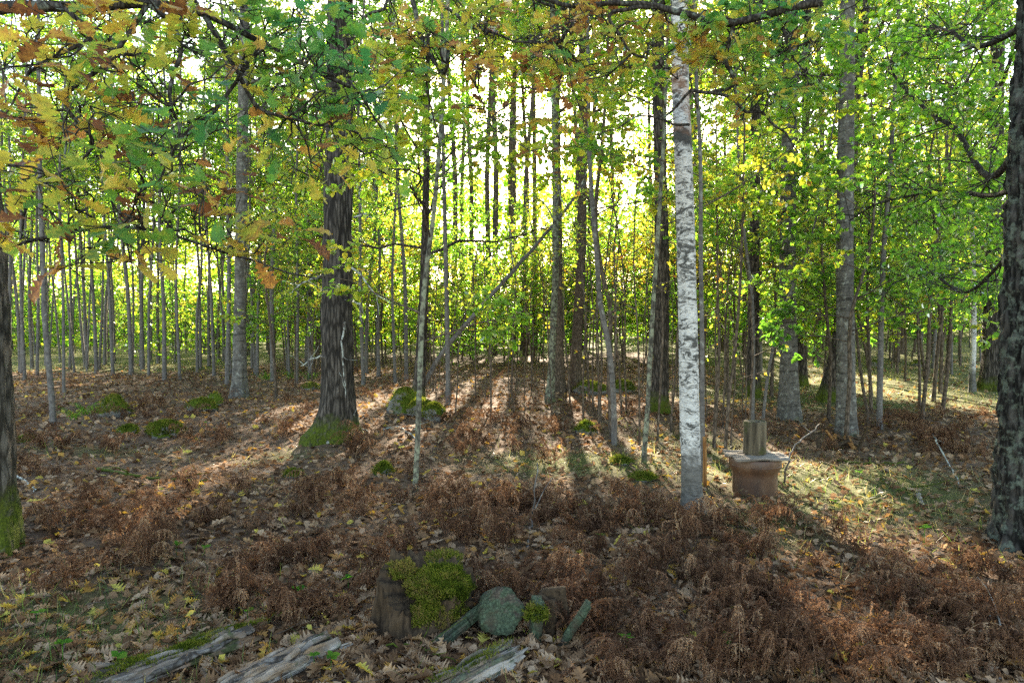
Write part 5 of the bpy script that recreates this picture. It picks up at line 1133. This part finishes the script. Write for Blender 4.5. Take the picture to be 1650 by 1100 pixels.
def twig_litter():
    rs = R(955); b = Buf()
    for k in range(900):
        y = 2.8 + 9 * rs.random() ** 1.3; x = rs.uniform(-.8, .8) * y; L = rs.uniform(.08, .35); a = rs.uniform(0, 6.28); d = np.array([math.cos(a), math.sin(a), rs.normal(0, .12)]); p = np.array([x, y, Hf(x, y) + .02])
        P = np.array([p, p + d * L * .5 + rs.normal(0, .012, 3), p + d * L]); tube(b, P, np.linspace(.003, .0015, 3) * rs.uniform(.7, 1.5), 4, .5, False)
    o = link('twig_litter', b.mesh('twig_litter', M['bark_brown'])); tag(o, 'scatter of thin dry twigs over the leaf litter', 'twigs'); o['kind'] = 'stuff'
twig_litter()

# ------------------------------------------------------------------ grass
def grass():
    rs = R(970); n = 130000; y = 2.7 + 38 * rs.random(n) ** 2.0; x = rs.uniform(-.84, .84, n) * y; g = grass_mask(x, y) + .22 * n2(x, y, 1.1, 61, 3) + .05
    keep = g > rs.uniform(.12, 1.05, n); x, y, g = x[keep], y[keep], g[keep]; n = len(x)
    tm = []
    for k in range(6):
        c = rs.uniform(.2, 1.1); w = .017; t = np.array([0, .4, .75, 1]); X = np.sin(t * c * 1.5) / max(c * 1.5, .1) * 1.0; Z = c * .55 * t ** 2
        V = np.array([[t[0], w, 0], [t[0], -w, 0], [t[1], w * .9, -Z[1]], [t[1], -w * .9, -Z[1]], [t[2], w * .55, -Z[2]], [t[2], -w * .55, -Z[2]], [t[3], 0, -Z[3]]])
        tm.append((V, np.array([[0, 1, 3], [0, 3, 2], [2, 3, 5], [2, 5, 4], [4, 5, 6]])))
    d = np.stack([rs.normal(0, .5, n), rs.normal(0, .5, n), rs.uniform(.35, 1.1, n)], -1); pos = np.stack([x, y, H(x, y) - .01], -1)
    rnd = np.clip(rs.normal(.52, .24, n) - .22 * (x < 0) * (y < 6) + .12 * n2(x, y, .9, 63), 0, 1); size = rs.uniform(.04, .14, n) * (1 + .02 * y)
    b = Buf(); scatter(b, tm, pos, frame_mats(d, UP + rs.normal(0, .3, (n, 3))), size, rnd, rs)
    o = link('grass', b.mesh('grass', M['grass'])); tag(o, 'sparse green and straw coloured grass on the forest floor', 'grass'); o['kind'] = 'stuff'
grass()

# ------------------------------------------------------------------ small green plants
def seedlings():
    rs = R(980)
    meshes = []
    for k in range(4):
        b = Buf(); n = 3 + k; h = .05 + .02 * k; tube(b, np.array([[0, 0, 0], [.004, 0, h * .6], [0, .004, h]]), .0015, 4, .2, False)
        a = np.arange(n) * 6.28 / n + rs.normal(0, .2, n); d = np.stack([np.cos(a), np.sin(a), rs.uniform(.0, .5, n)], -1); p = np.repeat([[0, 0, h * .95]], n, 0)
        scatter(b, OVAL, p, frame_mats(d, np.repeat(UP[None], n, 0)), rs.uniform(.022, .042, n), rs.uniform(0, 1, n), rs); meshes.append(b.mesh('seedling', M['green_plant']))
    for px, py in [(190, 1090), (505, 1085), (535, 1088), (60, 1010), (690, 1010), (285, 897), (330, 895), (1110, 928), (1265, 1005), (1445, 945), (1010, 1060), (1175, 1075), (560, 960), (480, 985), (1385, 780), (1345, 820), (730, 975), (770, 950), (330, 690), (400, 1005), (100, 1075), (1490, 880), (640, 1000), (965, 880)]:
        p = gp(px, py); o = link('seedling', meshes[rs.integers(4)], None, p, rs.uniform(0, 6.28), rs.uniform(.8, 1.5)); tag(o, 'small bright green seedling sprouting through the fallen leaves', 'seedling', 'green seedlings in the litter')
    GF = [frond(990 + k, .5, 62 - 8 * k, 75, 12, 6, 0).mesh('frond', M['green_plant']) for k in range(3)]
    for px, py, s, lab in [(140, 668, .8, 'green fern beside the mossy boulder left of the low moss hump'), (120, 676, .7, 'low green fern spreading on the leaves near the leaning thin stem'), (430, 612, 1.0, 'yellow green fern lit behind the big oak among thin aspens'), (470, 610, 1.0, 'yellow green fern lit behind the big oak among thin aspens'), (500, 612, .9, 'yellow green fern lit behind the big oak among thin aspens')]:
        o = thing('fern', lab, 'fern', gp(px, py), rs.uniform(0, 6), 'green ferns' if 'lit' in lab else None, s)
        for k in range(7): link('frond', GF[k % 3], o, (0, 0, 0), k * .9 + rs.normal(0, .2), rs.uniform(.8, 1.1))
seedlings()
